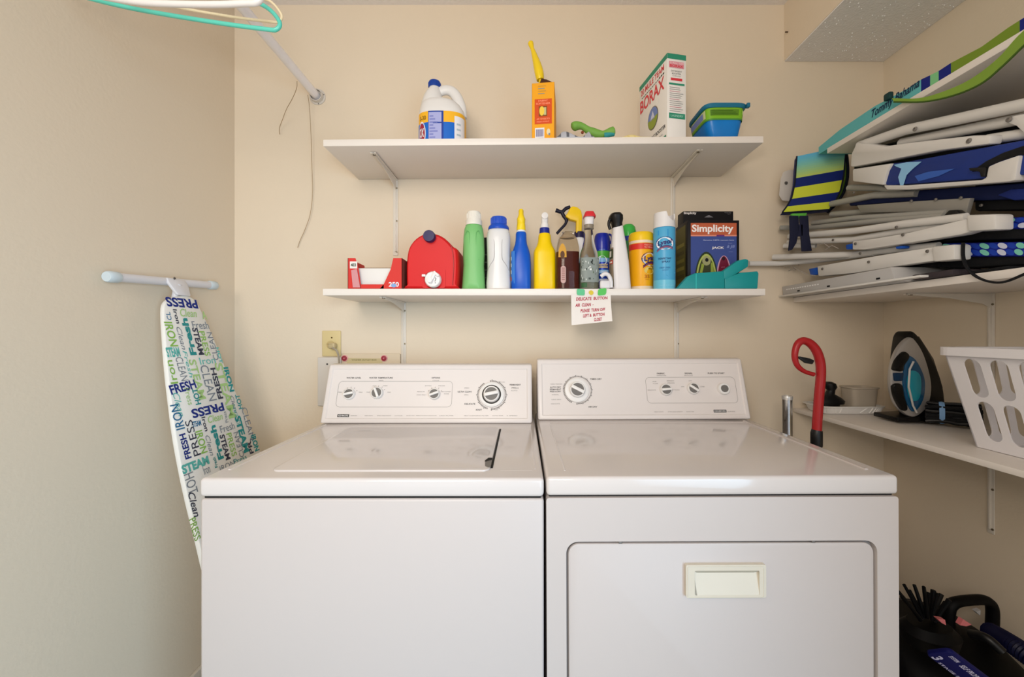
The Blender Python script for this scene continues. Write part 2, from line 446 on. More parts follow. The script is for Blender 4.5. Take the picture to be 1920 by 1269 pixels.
    N = len(ro); pr.raw([fn(*p) for p in ri + ro], [(i, N + i, N + (i + 1) % N, (i + 1) % N) for i in range(N)], PRINTL)
    # dial scale ring
    ca, cb = ab(922, 740)
    for k in range(60):
        an = R(6 * k); long_ = 1 if k % 5 == 0 else .4
        if 100 < (6 * k) % 360 < 125 or 255 < (6 * k) % 360 < 268: continue
        r0, r1 = .0435, .0435 + .0075 * (.5 + .5 * long_); w = .035
        pr.decal([(ca + r0 * math.cos(an - w), cb + r0 * math.sin(an - w)), (ca + r1 * math.cos(an - w), cb + r1 * math.sin(an - w)), (ca + r1 * math.cos(an + w), cb + r1 * math.sin(an + w)), (ca + r0 * math.cos(an + w), cb + r0 * math.sin(an + w))], fn, PRINTL)
    for (kx, ky) in ((656, 739), (708, 737), (815, 739)):
        ka, kb = ab(kx, ky)
        for q in range(5):
            an = R(30 + 30 * q); pr.decal([(ka + .021 * math.cos(an), kb + .021 * math.sin(an)), (ka + .025 * math.cos(an - .04), kb + .025 * math.sin(an - .04)), (ka + .025 * math.cos(an + .04), kb + .025 * math.sin(an + .04))], fn, PRINT)
    pr.build('printing', cs)
    base = lambda px, py: onplane(px, py, o - n * .0022, n)
    knob(th, base(656, 739), u, v, n, .0185, 12); knob(th, base(708, 737), u, v, n, .0195, 115); knob(th, base(815, 739), u, v, n, .0185, 20)
    c = base(922, 740)
    d = MB(); mx = Matrix((u, v, n)).transposed().to_4x4()
    d.lathe([(.0415, 0), (.0405, .006), (.036, .008), (.031, .008)], PLAS, c, 40, mx); d.lathe([(.031, .0085), (.0285, .0085)], PRINT, c, 40, mx)
    dl = d.build('timer_dial', th)
    knob(dl, c + n * .006, u, v, n, .0265, 12, .022)
washer()

def dryer():
    x0, x1, yf, zt = .053, .7535, .80, .916
    th = thing('clothes_dryer', 'white clothes dryer on the right, with a cream recessed door handle', 'dryer', ((x0 + x1) / 2, 1.13, 0))
    th.rotation_euler = (0, R(-.25), 0)
    b = MB(); b.bx(x0 + .002, x1 - .002, yf + .014, 1.455, .03, .874, ENAM, .003)
    inner = rrect(.092, .14, .711, .787, .024, 6); outer = rrect(x0, .03, x1, .8742, .006, 6)
    b.ring(inner, outer, .016, ENAM, (0, yf + .002, 0))
    b.build('cabinet', th)
    MB().bx(x0 + .006, x1 - .006, yf + .01, 1.45, .872, .880, DARK).build('seam', th)
    dr = MB(); dr.prism(rrect(.0965, .145, .7065, .7815, .021, 6), .008, ENAM, (0, yf + .0045, 0), bev=.003)
    door = dr.build('door', th)
    MB().prism(rrect(.0925, .1405, .7105, .7865, .023, 6), .0008, M('#8f8b8a', .6), (0, yf + .0132, 0)).build('door_gap', th)
    h = MB()
    ho = rrect(.328, .678, .486, .743, .003, 3); hi = rrect(.345, .683, .473, .7315, .003, 3)
    h.ring(hi, ho, .010, CREAM, (0, yf - .004, 0))
    h.ring(rrect(.333, .6795, .481, .7385, .003, 3), rrect(.331, .6785, .483, .7405, .003, 3), .0012, M('#d6d0c2', .5), (0, yf - .0048, 0))
    h.raw([(.345, yf + .0040, .7315), (.473, yf + .0040, .7315), (.473, yf - .0036, .683), (.345, yf - .0036, .683)], [(3, 2, 1, 0)], CREAM)
    h.raw([(.345, yf + .0040, .7315), (.352, yf + .0040, .722), (.350, yf - .0036, .683), (.345, yf - .0036, .683)], [(0, 1, 2, 3)], M('#cfc9ba', .5))  # recess walls in darker creams, shade put into the colour
    h.raw([(.473, yf + .0040, .7315), (.460, yf + .0040, .722), (.468, yf - .0036, .683), (.473, yf - .0036, .683)], [(3, 2, 1, 0)], M('#cfc9ba', .5))
    h.raw([(.345, yf - .0042, .7315), (.473, yf - .0042, .7315), (.465, yf + .0030, .7235), (.352, yf + .0030, .7235)], [(0, 1, 2, 3)], M('#c4bdad', .5))
    h.build('door_handle', door)
    for xx in (.20, .585): MB().box((xx, yf + .004, .7845), (.007, .004, .0035), GREYP, .001).build('door_catch', th)
    b = MB(); b.bx(x0, x1, yf, 1.46, .8780, zt, ENAM2, .008, 4)
    ridge(b, [(.0936, .838, zt - .0002), (.0936, 1.262, zt - .0002)], .0022, ENAM2)
    ridge(b, [(.7206, .838, zt), (.7206, 1.30, zt)], .0045, ENAM)
    ridge(b, [(.0936, 1.285, zt), (.7206, 1.285, zt)], .0040, ENAM)
    b.build('top_deck', th)
    zb = .9165
    cs = console(th, .058, .7595, 1.325, zb, 1.385, 1.112, 1.462)
    o = V((.058, 1.325, zb)); u = V((1, 0, 0)); v = V((0, .060, 1.112 - zb)).normalized(); n = u.cross(v)
    fn = plane(o, u, v, -.0019)
    def ab(px, py):
        d = onplane(px, py, o, n) - o; return d.dot(u), d.dot(v)
    pr = MB()
    def tx(s, px, py, wpx, m=PRINT, bold=.02, h=.0052):
        a, b_ = ab(px, py); pr.text(s, fn, a, b_, m, w=wpx * 1.355 / F, h=h, bold=bold)
    tx('FABRIC', 1242, 700, 15); tx('TEMPERATURE', 1243, 704, 18, PRINTL, 0, .003); tx('SIGNAL', 1294, 700, 15); tx('END OF CYCLE', 1294, 704, 16, PRINTL, 0, .003); tx('PUSH TO START', 1346, 700, 32)
    tx('TIMED DRY', 1120, 710, 22); tx('AIR DRY', 1114, 762, 17)
    for i, s in enumerate(('AUTO DRY', 'PERMANENT', 'PRESS & DRY')): tx(s, 1044, 725 + 4 * i, 21)
    for s, x, y, w in (('ENERGY PREFERRED', 1046, 719, 22), ('NORMAL', 1044, 739, 13), ('LESS DRY', 1046, 748, 18), ('DELICATE', 1044, 756, 16), ('AIR', 1230, 715, 8), ('FLUFF', 1232, 719, 9), ('PERMANENT', 1260, 714, 14), ('PRESS', 1261, 718, 13),
                       ('DELICATE', 1225, 731, 15), ('COTTON', 1268, 731, 17), ('OFF', 1283, 725, 6), ('LOW', 1297, 714, 6), ('LOUD', 1320, 725, 8)):
        tx(s, x, y, w, PRINTL, 0, .0032)
    for s, x, w in (('HEAVY DUTY', 1238, 17), ('EXTRA LARGE CAPACITY', 1269, 27), ('QUIET PAK', 1297, 15), ('SERIES', 1374, 14)): tx(s, x, 772, w, PRINTL, 0, .003)
    a, b_ = ab(1353, 771)
    pr.decal([(a - .021, b_ - .0046), (a + .021, b_ - .0046), (a + .021, b_ + .0046), (a - .021, b_ + .0046)], plane(o, u, v, -.0021), M('#1d1b1a', .5))
    pr.text('KENMORE', fn, a, b_, PLAS, w=.037, h=.005, bold=.02)
    a0, b0 = ab(1217, 756); a1, b1 = ab(1380, 707)
    ro = rrect(a0, b0, a1, b1, .014, 6); ri = rrect(a0 + .0008, b0 + .0008, a1 - .0008, b1 - .0008, .0132, 6)
    N = len(ro); pr.raw([fn(*p) for p in ri + ro], [(i, N + i, N + (i + 1) % N, (i + 1) % N) for i in range(N)], PRINTL)
    ca, cb = ab(1086, 730)
    for k in range(60):
        an = R(6 * k)
        if 240 < (6 * k) % 360 < 262: continue
        long_ = 1 if (k % 4 == 0 or 150 < (6 * k) % 360 < 240) else .4
        r0, r1, w = .0435, .0435 + .0065 * (.5 + .5 * long_), .035
        pr.decal([(ca + r0 * math.cos(an - w), cb + r0 * math.sin(an - w)), (ca + r1 * math.cos(an - w), cb + r1 * math.sin(an - w)), (ca + r1 * math.cos(an + w), cb + r1 * math.sin(an + w)), (ca + r0 * math.cos(an + w), cb + r0 * math.sin(an + w))], fn, PRINTL)
    pr.build('printing', cs)
    base = lambda px, py: onplane(px, py, o - n * .0022, n)
    knob(th, base(1250, 731), u, v, n, .0195, 4); knob(th, base(1301, 729), u, v, n, .0195, -35); knob(th, base(1358, 730), u, v, n, .0195, 0, plain=True, name='start_button')
    c = base(1084, 731)
    d = MB(); mx = Matrix((u, v, n)).transposed().to_4x4()
    d.lathe([(.0415, 0), (.0405, .006), (.036, .008), (.031, .008)], PLAS, c, 40, mx)
    dl = d.build('timer_dial', th)
    knob(dl, c + n * .006, u, v, n, .0265, -28, .022)
dryer()
# ------------------------------------------------------------------ upper shelf
UZ0 = UZ
def shz(x): return UZ + (x - .0675) * math.tan(R(.45))       # the upper shelf rises slightly to the right

def jug():
    x = (831 - CX) * 1.37 / F; z = shz(x) + .001
    th = thing('bleach_jug', 'white plastic jug with blue cap and blue and yellow label, on the upper shelf', 'jug', (x, 1.365, z))
    W = mat('jug_plastic', '#e4e2e0', .38, var=.01)
    rx, ry = .0765, .058
    b = MB()
    b.loft([(0, 0, 0, rx * .93, ry * .93, 3), (.006, 0, 0, rx, ry, 3), (.120, 0, 0, rx, ry, 3), (.134, -.001, 0, rx * .97, ry * .97, 2.8), (.152, -.005, 0, rx * .88, ry * .9, 2.6), (.162, -.008, 0, rx * .78, ry * .84, 2.5), (.168, -.012, 0, rx * .62, ry * .72, 2.4)], W)
    b.loft([(.146, -.028, 0, .045, .044, 2.4), (.168, -.032, 0, .0385, .038, 2.3), (.192, -.0325, 0, .0305, .031, 2.2), (.210, -.030, 0, .0245, .0245, 2), (.219, -.028, 0, .0185, .0185, 2), (.230, -.028, 0, .0175, .0175, 2)], W)
    hp = catmull([(-.016, 0, .208), (.008, 0, .216), (.030, 0, .211), (.046, 0, .193), (.056, 0, .170), (.061, 0, .148), (.062, 0, .120)], 5)
    b.tube(hp, [.0115 + .0035 * i / len(hp) for i in range(len(hp))], W, 14, flat=1.35)
    b.build('bottle', th, world=False)
    c = MB(); c.lathe([(.0205, .222), (.0212, .226), (.0205, .238), (.0185, .2425), (0, .2432)], M('#16419c', .35), (-.028, 0, 0), 32)
    for k in range(32):
        a = 2 * math.pi * k / 32; c.box((-.028 + .0207 * math.cos(a), .0207 * math.sin(a), .231), (.001, .0016, .013), M('#16419c', .35))
    c.build('cap', th, world=False)
    def fn(a, bb):                                # a in degrees from the front, wraps round the body
        t = R(a - 90); p = sup(bb, 0, 0, rx + .0008, ry + .0008, 3, t); return p
    L = MB(); Y_ = M('#f4b72b', .4); B_ = M('#1767c8', .4); LV = M('#a9aedf', .4); WL = M('#e8e6ea', .4); Bd = M('#1a3f9c', .4)
    L.patch(-100, 100, .004, .114, lambda a, bb: fn(a, bb) , Y_, 60, 1)
    f2 = lambda a, bb: (lambda p: V((p.x * 1.006, p.y * 1.006, p.z)))(fn(a, bb))
    f3 = lambda a, bb: (lambda p: V((p.x * 1.011, p.y * 1.011, p.z)))(fn(a, bb))
    f4 = lambda a, bb: (lambda p: V((p.x * 1.016, p.y * 1.016, p.z)))(fn(a, bb))
    L.patch(-100, 29, .004, .078, f2, B_, 50, 1)
    L.patch(-19, 4, .006, .114, f3, Bd, 20, 1); L.patch(-17.5, 1.5, .006, .110, f4, LV, 18, 1)
    L.patch(29, 75, .004, .100, f3, WL, 24, 1)
    red = M('#a32a3c', .4)
    pts = ell(0, 0, 1, 1, 28)
    L.raw([f3(-42 + 16 * px_, .043 + .040 * py_) for px_, py_ in pts], [list(range(28))], WL)
    L.raw([f4(-42 + 13 * px_, .043 + .034 * py_) for px_, py_ in pts], [list(range(28))], red)
    f5 = lambda a, bb: (lambda p: V((p.x * 1.021, p.y * 1.021, p.z)))(fn(a, bb))
    L.text('OX', lambda a, b_: f5(a * 420 - 42, .046 + b_), 0, 0, WL, w=.050, h=.030, bold=.03)
    L.text('5-30', lambda a, b_: f3(a * 420 - 38, b_), 0, .094, M('#7a5a18', .5), w=.06, h=.014, bold=.02)
    for i in range(9): L.patch(-15, -1 - (i % 3) * 3, .016 + i * .0098, .0205 + i * .0098, f5, M('#7f86c8', .5), 10, 1)
    L.patch(-8, 1.5, .0735, .0775, f5, Bd, 6, 1)
    for i in range(4): L.patch(36, 52, .02 + i * .017, .026 + i * .017, f4, M('#b3bfc6', .5), 6, 1)
    L.build('label', th, world=False)
jug()

def face_fn(o, u, v, off=.0006): return plane(o, u, v, off)
def orange_box():
    x = (1018 - CX) * 1.30 / F; z = shz(x) + .001
    th = thing('dryer_sheet_box', 'tall narrow orange-yellow cardboard box with torn open top, on the upper shelf', 'box', (x, 1.29, z), -7)
    O = M('#f3a81e', .55); w, d, h = .072, .15, .192; br = M('#4a2b1c', .8)
    b = MB()
    b.bx(-w / 2, w / 2, 0, .0012, 0, h, O); b.bx(-w / 2, w / 2, d - .0012, d, 0, h, O); b.bx(-w / 2, -w / 2 + .0012, 0, d, 0, h, M('#d8b98a', .6)); b.bx(w / 2 - .0012, w / 2, 0, d, 0, h, O)
    b.bx(-w / 2, w / 2, 0, d, 0, .0015, O)
    b.raw([(-w / 2 + .002, .002, h - .03), (w / 2 - .002, .002, h - .03), (w / 2 - .002, d - .002, h - .03), (-w / 2 + .002, d - .002, h - .03)], [(0, 1, 2, 3)], br)
    b.build('carton', th, world=False)
    f = MB()
    f.solid([(-.012, .004, h), (-.006, .004, h + .016), (.010, .005, h + .013), (w / 2, .006, h)], (0, .0015, 0), br)
    f.build('torn_flap', th, world=False)
    fn = plane((-w / 2, 0, 0), (1, 0, 0), (0, 0, 1), .0006); fn2 = plane((-w / 2, 0, 0), (1, 0, 0), (0, 0, 1), .0011)
    p = MB(); re = M('#d9501f', .5)
    p.decal([(.009, .060), (.064, .060), (.064, .140), (.009, .140)], fn, re)
    pk = M('#ff9a78', .5); yl = M('#f6cf4a', .5)
    p.text('FABRIC', fn2, .036, .134, pk, w=.030, h=.006, bold=.02); p.text('SOFTENER', fn2, .036, .125, pk, w=.046, h=.006, bold=.02)
    p.decal([(.022, .084), (.049, .084), (.049, .117), (.022, .117)], fn2, M('#8a4a1c', .5))
    p.decal(ell(.032, .101, .008, .015, 20), plane((-w / 2, 0, 0), (1, 0, 0), (0, 0, 1), .0016), yl); p.decal([(.038, .088), (.046, .088), (.046, .112), (.038, .112)], plane((-w / 2, 0, 0), (1, 0, 0), (0, 0, 1), .0014), M('#c7c08a', .5))
    p.text('40 SHEETS', fn2, .036, .076, pk, w=.042, h=.005, bold=.02); p.text('FRESH SCENT', fn2, .036, .067, pk, w=.040, h=.004, bold=.02)
    p.decal([(.010, .008), (.040, .008), (.040, .048), (.010, .048)], fn, M('#e9e7ea', .5))
    for k in range(11): p.decal([(.0135 + k * .0022, .020), (.0147 + k * .0022, .020), (.0147 + k * .0022, .043), (.0135 + k * .0022, .043)], fn2, M('#4c4a8c', .5))
    p.text('0 37000', fn2, .025, .0135, M('#4c4a8c', .5), w=.024, h=.005)
    p.decal(ell(.053, .034, .006, .010, 18), fn, M('#e9d9b0', .5)); p.decal(ell(.056, .026, .003, .004, 14), fn2, M('#8a8a92', .5))
    for k, zz in enumerate((.180, .172, .164, .156)): p.decal([(.020, zz), (.045 - .004 * (k % 2), zz), (.045 - .004 * (k % 2), zz + .003), (.020, zz + .003)], fn, (M('#cf9a3a', .5), M('#9f9a84', .5))[k % 2])
    p.build('printing', th, world=False)
    # yellow wand standing in the open box
    t = thing('plastic_wand', 'glossy yellow tapered plastic wand standing upright in the open orange box', 'wand', (x, 1.29, z))
    yb = M('#f2cf1f', .25, coat=.3)
    pts = [P(1013, 150, 1.312), P(1011, 137, 1.312), P(1008, 124, 1.314), P(1004, 110, 1.316), P(1000, 97, 1.318), P(997, 88, 1.319), P(995, 81, 1.320), P(994, 77, 1.320)]
    MB().tube(catmull(pts, 4), [.0120, .0130, .0140, .0145, .0148, .0148, .0146, .0143, .0138, .0132, .0124, .0116, .0106, .0098, .0090, .0082, .0074, .0068, .0064, .0066, .0072, .0080, .0088, .0092, .0092, .0086, .0074, .0055, .0030], yb, 12).build('grip', t)
    MB().tube([P(1013, 176, 1.312), P(1013, 149, 1.312)], .0055, yb, 10).build('shaft', t)
orange_box()

def crumpled(name, label, cat, px0, px1, Y0, Y1, h, m1, m2, z0, seed, n=26, loc=None):
    rnd = random.Random(seed); x0 = (px0 - CX) * (Y0 + Y1) / 2 / F; x1 = (px1 - CX) * (Y0 + Y1) / 2 / F
    ph = [(rnd.uniform(20, 90), rnd.uniform(20, 90), rnd.uniform(0, 6)) for _ in range(6)]
    def H(x, y):
        e = min((x - x0) / .012, (x1 - x) / .012, (y - Y0) / .012, (Y1 - y) / .012, 1); e = max(0, e)
        s_ = sum(math.sin(a * x + b * y + c) for a, b, c in ph) / 6
        return h * (.45 + .75 * s_) * e ** .7 if h * (.45 + .75 * s_) > 0 else .002 * e
    mb = MB(); vs = []; m = n
    for j in range(m + 1):
        for i in range(n + 1):
            x = x0 + (x1 - x0) * i / n; y = Y0 + (Y1 - Y0) * j / m
            w = .006 * math.sin(j * .7 + seed) * (1 if i == 0 else (i == n)); vs.append(V((x + w, y, z0(x) + .0025 + max(.001, H(x, y)))))
    up = [(j * (n + 1) + i, j * (n + 1) + i + 1, (j + 1) * (n + 1) + i + 1, (j + 1) * (n + 1) + i) for j in range(m) for i in range(n)]
    mb.raw(vs, [f for k, f in enumerate(up) if ((k % n) // 2) % 3], m1, True); mb.raw(vs, [f for k, f in enumerate(up) if not ((k % n) // 2) % 3], m2, True)
    low = [V((v.x, v.y, z0(v.x) + .0010)) for v in vs]; mb.raw(low, [f[::-1] for f in up], m1)
    per = [i for i in range(n + 1)] + [(j + 1) * (n + 1) + n for j in range(m)] + [m * (n + 1) + n - 1 - i for i in range(n)] + [(m - 1 - j) * (n + 1) for j in range(m - 1)]
    mb.raw([vs[i] for i in per] + [low[i] for i in per], [(i, len(per) + i, len(per) + (i + 1) % len(per), (i + 1) % len(per)) for i in range(len(per))], m1)
    o = mb.build(name, loc=((x0 + x1) / 2, (Y0 + Y1) / 2, z0((x0 + x1) / 2))); return tag(o, label, cat)
crumpled('cleaning_cloth', 'crumpled grey and white striped cloth under the green glove-like brush, upper shelf', 'cloth', 1046, 1112, 1.258, 1.293, .042, M('#b7b9c2', .9), M('#64666e', .9), shz, 3)
crumpled('dust_cloth', 'flat pale yellow dust cloth on the upper shelf, left of the white powder box', 'cloth', 1158, 1208, 1.262, 1.36, .017, M('#f0dfa0', .9), M('#ead78f', .9), shz, 9)
def brush():
    g = mat('soft_green_sleeve', '#74a845', .6, bump=.2)
    pts = [P(1072, 240, 1.318), P(1080, 236, 1.316), P(1092, 237, 1.314), P(1104, 245, 1.312), P(1116, 250, 1.31), P(1130, 251.5, 1.305), P(1142, 248, 1.30), P(1152, 246, 1.30)]
    t = thing('grip_brush', 'wavy green rubber-gripped scrubber lying on grey cloth, upper shelf', 'scrubber', tuple(P(1112, 256, 1.31)))
    cp = catmull(pts, 5); rr = [.0125 + .0022 * math.sin(i * .42) for i in range(len(cp))]; rr[0] = .006; rr[1] = .011; rr[-1] = .010
    MB().tube(cp, rr, g, 14).build('grip', t)
    MB().tube([P(1133, 253.6, 1.3), P(1142, 252, 1.297), P(1151, 250, 1.297)], .0085, M('#2f8f93', .5), 12).build('end_cap', t)
    MB().lathe([(.005, 0), (.0045, .003), (0, .003)], M('#7c3b1c', .5), P(1092, 248.5, 1.296), 12, Matrix.Rotation(R(90), 4, 'X')).build('screw', t)
brush()

def borax():
    a = V((.4586, 1.27, 0)); f = V((.4239, 1.448, 0)); z = shz(.45) + .0012; h = .270
    d = (f - a).normalized(); s = V((d.y, -d.x, 0)); L = (f - a).length; w = .0655
    th = thing('powder_box', 'tall white cardboard powder box with green top edge and red lettering, turned cornerwise', 'box', (a.x, a.y, z))
    W = M('#ebe8e4', .55); G = M('#2f8d70', .5); RD = M('#d63a44', .5); BK = M('#222222', .5); GR = M('#9a9a9a', .5)
    b = MB(); b.solid([a + V((0, 0, z)), a + s * w + V((0, 0, z)), f + s * w + V((0, 0, z)), f + V((0, 0, z))], (0, 0, h), W, .0008); b.build('carton', th)
    b = MB()
    for (o_, u_, ln) in ((f, -d, L), (a, s, w)):
        fn = plane(o_ + V((0, 0, z)), u_, (0, 0, 1), .0005); b.decal([(0, h - .0165), (ln, h - .0165), (ln, h), (0, h)], fn, G)
    b.raw([a + V((0, 0, z + h + .0006)), a + s * w + V((0, 0, z + h + .0006)), f + s * w + V((0, 0, z + h + .0006)), f + V((0, 0, z + h + .0006))], [(0, 1, 2, 3)], G)
    b.build('top_band', th)
    fn = plane(f + V((0, 0, z)), -d, (0, 0, 1), .0007); f2 = plane(f + V((0, 0, z)), -d, (0, 0, 1), .0012); p = MB()
    p.text('20 MULE TEAM', fn, L * .48, .238, RD, w=L * .84, h=.020, bold=.02)
    p.text('BORAX', fn, L * .47, .190, RD, w=L * .88, h=.044, bold=.02)
    for k in range(13):                            # row of little wagon marks
        x_ = .018 + k * .0115; hh = .005 if k > 9 else .0028
        p.decal([(x_, .2165), (x_ + .0085, .2165), (x_ + .0085, .2165 + hh), (x_, .2165 + hh)], fn, BK)
    p.decal(ell(L * .52, .110, .034, .038, 28), fn, M('#7a7468', .5)); p.decal(ell(L * .52, .110, .031, .035, 28), f2, M('#6f86c2', .5))
    f3 = plane(f + V((0, 0, z)), -d, (0, 0, 1), .0016)
    p.decal(ell(L * .52, .110, .031, .035, 16, 180, 360), f3, M('#8fa03c', .5)); p.decal([(L * .42, .105), (L * .52, .135), (L * .60, .105)], f3, M('#c9cfe6', .5))
    p.text('DETERGENT BOOSTER', fn, L * .56, .046, BK, w=L * .78, h=.012, bold=.02)
    p.text('ALL NATURAL', fn, L * .62, .027, GR, w=L * .5, h=.006); p.text('4 LB', fn, L * .64, .012, RD, w=.024, h=.010, bold=.02)
    p.decal([(L * .82, .004), (L * .97, .004), (L * .97, .016), (L * .82, .016)], fn, G)
    p.build('front_print', th); p = MB()
    fs = plane(a + V((0, 0, z)), s, (0, 0, 1), .0007); fs2 = plane(a + V((0, 0, z)), s, (0, 0, 1), .0011)
    p.decal([(.006, .226), (.058, .226), (.058, .246), (.006, .246)], fs, M('#dd8f9c', .5)); p.text('20 MULE TEAM', fs2, .032, .241, M('#f6e6e6', .5), w=.048, h=.006); p.text('BORAX', fs2, .032, .232, RD, w=.046, h=.008, bold=.02)
    p.text('DETERGENT', fs, .032, .216, GR, w=.038, h=.005, bold=.02); p.text('BOOSTER', fs, .032, .208, GR, w=.032, h=.005, bold=.02); p.text('CLEANS', fs, .032, .201, GR, w=.028, h=.004)
    p.decal([(.012, .186), (.052, .186), (.052, .194), (.012, .194)], fs, RD)
    p.decal([(.006, .172), (.060, .172), (.060, .178), (.006, .178)], fs, G)
    rn = random.Random(4)
    for k in range(13):
        p.decal([(.008, .163 - k * .0062), (.040 + rn.random() * .018, .163 - k * .0062), (.040 + rn.random() * .018, .165 - k * .0062), (.008, .165 - k * .0062)], fs, (GR, M('#c98f98', .5))[k % 4 == 2])
    p.decal([(.006, .066), (.062, .066), (.062, .083), (.006, .083)], fs, G); p.text('LAUNDRY', fs2, .034, .0745, M('#9fd0c0', .5), w=.044, h=.007, bold=.02)
    p.build('side_print', th)
borax()

def tub():
    z = shz(.65); x0, x1, y0, y1 = .578, .712, 1.268, 1.405; H = .113
    cx, cy = (x0 + x1) / 2, (y0 + y1) / 2; rx, ry = (x1 - x0) / 2, (y1 - y0) / 2
    th = thing('wipes_tub', 'low blue and green plastic tub with teal lid, right end of upper shelf', 'tub', (cx, cy, z))
    blu = mat('blue_tub', '#1178c8', .3, spec=.4, var=.12, vscale=30)
    b = MB(); b.loft([(z + .001, cx + .006, cy, rx * .58, ry * .70, 5), (z + .008, cx + .004, cy, rx * .68, ry * .78, 5), (z + .050, cx, cy, rx * .86, ry * .92, 5), (z + .090, cx, cy, rx * .93, ry * .95, 6), (z + H - .012, cx, cy, rx * .95, ry * .96, 6)], blu, 48); b.build('body', th)
    def fn(t, zz, off=.0012):
        k = min(1, max(0, (zz - .050) / .040)); return sup(z + zz, cx, cy, rx * (.86 + .07 * k) + off, ry * (.92 + .03 * k) + off, 6, R(t))
    g = MB(); g.patch(-355, 5, .064, .099, lambda t, zz: fn(t, zz), M('#7cb52a', .35), 90, 2); g.patch(-355, 5, .060, .065, lambda t, zz: fn(t, zz, .0014), M('#4f8f3a', .4), 90, 1)
    g.patch(-118, -76, .074, .092, lambda t, zz: fn(t, zz, .0022), M('#5d8a24', .4), 14, 1)
    for k in range(3): g.patch(-116, -80 - 4 * k, .077 + k * .005, .079 + k * .005, lambda t, zz: fn(t, zz, .003), M('#436b1c', .4), 14, 1)
    g.patch(-60, -50, .078, .090, lambda t, zz: fn(t, zz, .002), M('#a9d46a', .4), 5, 1)
    g.patch(-215, -150, .070, .095, lambda t, zz: fn(t, zz, .002), M('#cfd7a0', .4), 14, 1); g.patch(-200, -165, .072, .090, lambda t, zz: fn(t, zz, .003), M('#7f90cf', .4), 14, 1)
    g.build('label_band', th)
    l = MB(); lm = M('#1f6f8e', .35)
    l.loft([(z + H - .015, cx, cy, rx * 1.0, ry * 1.0, 6), (z + H - .012, cx, cy, rx * 1.04, ry * 1.03, 6), (z + H - .003, cx, cy, rx * 1.04, ry * 1.03, 6), (z + H, cx, cy, rx * .98, ry * .98, 6)], lm, 48)
    l.loft([(z + H - .002, cx, cy, rx * .96, ry * .96, 6), (z + H + .003, cx, cy, rx * .90, ry * .92, 6)], M('#c9cdd3', .35), 48)
    l.box((x1 + .002, y0 + .004, z + H - .008), (.010, .012, .014), lm, .002)
    l.build('lid', th)
tub()

# ------------------------------------------------------------------ lower shelf
ZS = LZ + .0008
def filterbox():
    x0, x1, y0, y1 = (652 - CX) * 1.268 / F, (754 - CX) * 1.268 / F, 1.268, 1.40
    th = thing('dispenser_box', 'low red cardboard dispenser box with cut-out front, left end of lower shelf', 'box', ((x0 + x1) / 2, y0, ZS))
    RD = M('#d2322c', .5); IN = M('#a98c70', .8); h = .0965
    b = MB()
    fr = [(x0, ZS), (x0, ZS + h), (x0 + .024, ZS + h), (x0 + .034, ZS + .062), (x0 + .041, ZS + .014), (x1 - .058, ZS + .014), (x1 - .036, ZS + .062), (x1 - .028, ZS + h), (x1, ZS + h), (x1, ZS)]
    bm_pts = [V((a, y0, c)) for a, c in fr]
    b.solid(bm_pts[:5] + [V((x0 + .041, y0, ZS))], (0, .0015, 0), RD); b.solid([V((x1 - .070, y0, ZS))] + bm_pts[5:], (0, .0015, 0), RD)
    b.solid([V((x0 + .04, y0, ZS)), V((x0 + .04, y0, ZS + .014)), V((x1 - .058, y0, ZS + .014)), V((x1 - .058, y0, ZS))], (0, .0015, 0), RD)
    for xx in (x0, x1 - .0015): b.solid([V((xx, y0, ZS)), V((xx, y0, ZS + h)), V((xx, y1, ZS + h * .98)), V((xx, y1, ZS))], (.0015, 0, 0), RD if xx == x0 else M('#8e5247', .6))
    b.bx(x0, x1, y1 - .0015, y1, ZS, ZS + .088, IN); b.bx(x0, x1, y0, y1, ZS, ZS + .001, IN)
    b.build('carton', th)
    fn = plane((x0, y0, ZS), (1, 0, 0), (0, 0, 1), .0006); p = MB()
    p.decal([(.007, .064), (.030, .064), (.030, .086), (.007, .086)], fn, M('#e6e2dd', .5)); p.text('403', plane((x0, y0, ZS), (1, 0, 0), (0, 0, 1), .0011), .018, .075, M('#31402a', .5), w=.016, h=.010, bold=.03); p.build('sticker', th); p = MB()
    wd = x1 - x0; p.text('250', fn, wd - .026, .014, M('#e9e4e8', .5), w=.032, h=.015, bold=.03); p.decal(ell(wd - .026, .0105, .008, .006, 16), plane((x0, y0, ZS), (1, 0, 0), (0, 0, 1), .0010), M('#7fa6d8', .5))
    p.build('printing', th)
    t = thing('folded_bags', 'stack of folded white plastic bags inside the red dispenser box', 'bags', ((x0 + x1) / 2, y0 + .05, ZS + .002))
    s_ = MB()
    for k in range(12): s_.bx(x0 + .006, x1 - .006, y0 + .012 + k * .0085, y0 + .0185 + k * .0085, ZS + .0015, ZS + .066 + .003 * math.sin(k * 2.1), (M('#e6e3df', .6), M('#d8d4cd', .6))[k % 2], .001)
    s_.build('bag_stack', t)
    s_ = MB(); s_.solid([V((x0 + .0175, y0 - .0035, ZS + .004)), V((x0 + .012, y0 - .0035, ZS + .058)), V((x0 + .030, y0 - .0035, ZS + .062)), V((x0 + .040, y0 - .0035, ZS + .004))], (0, .002, 0), M('#cf8f93', .5)); s_.build('pink_flap', t)
filterbox()

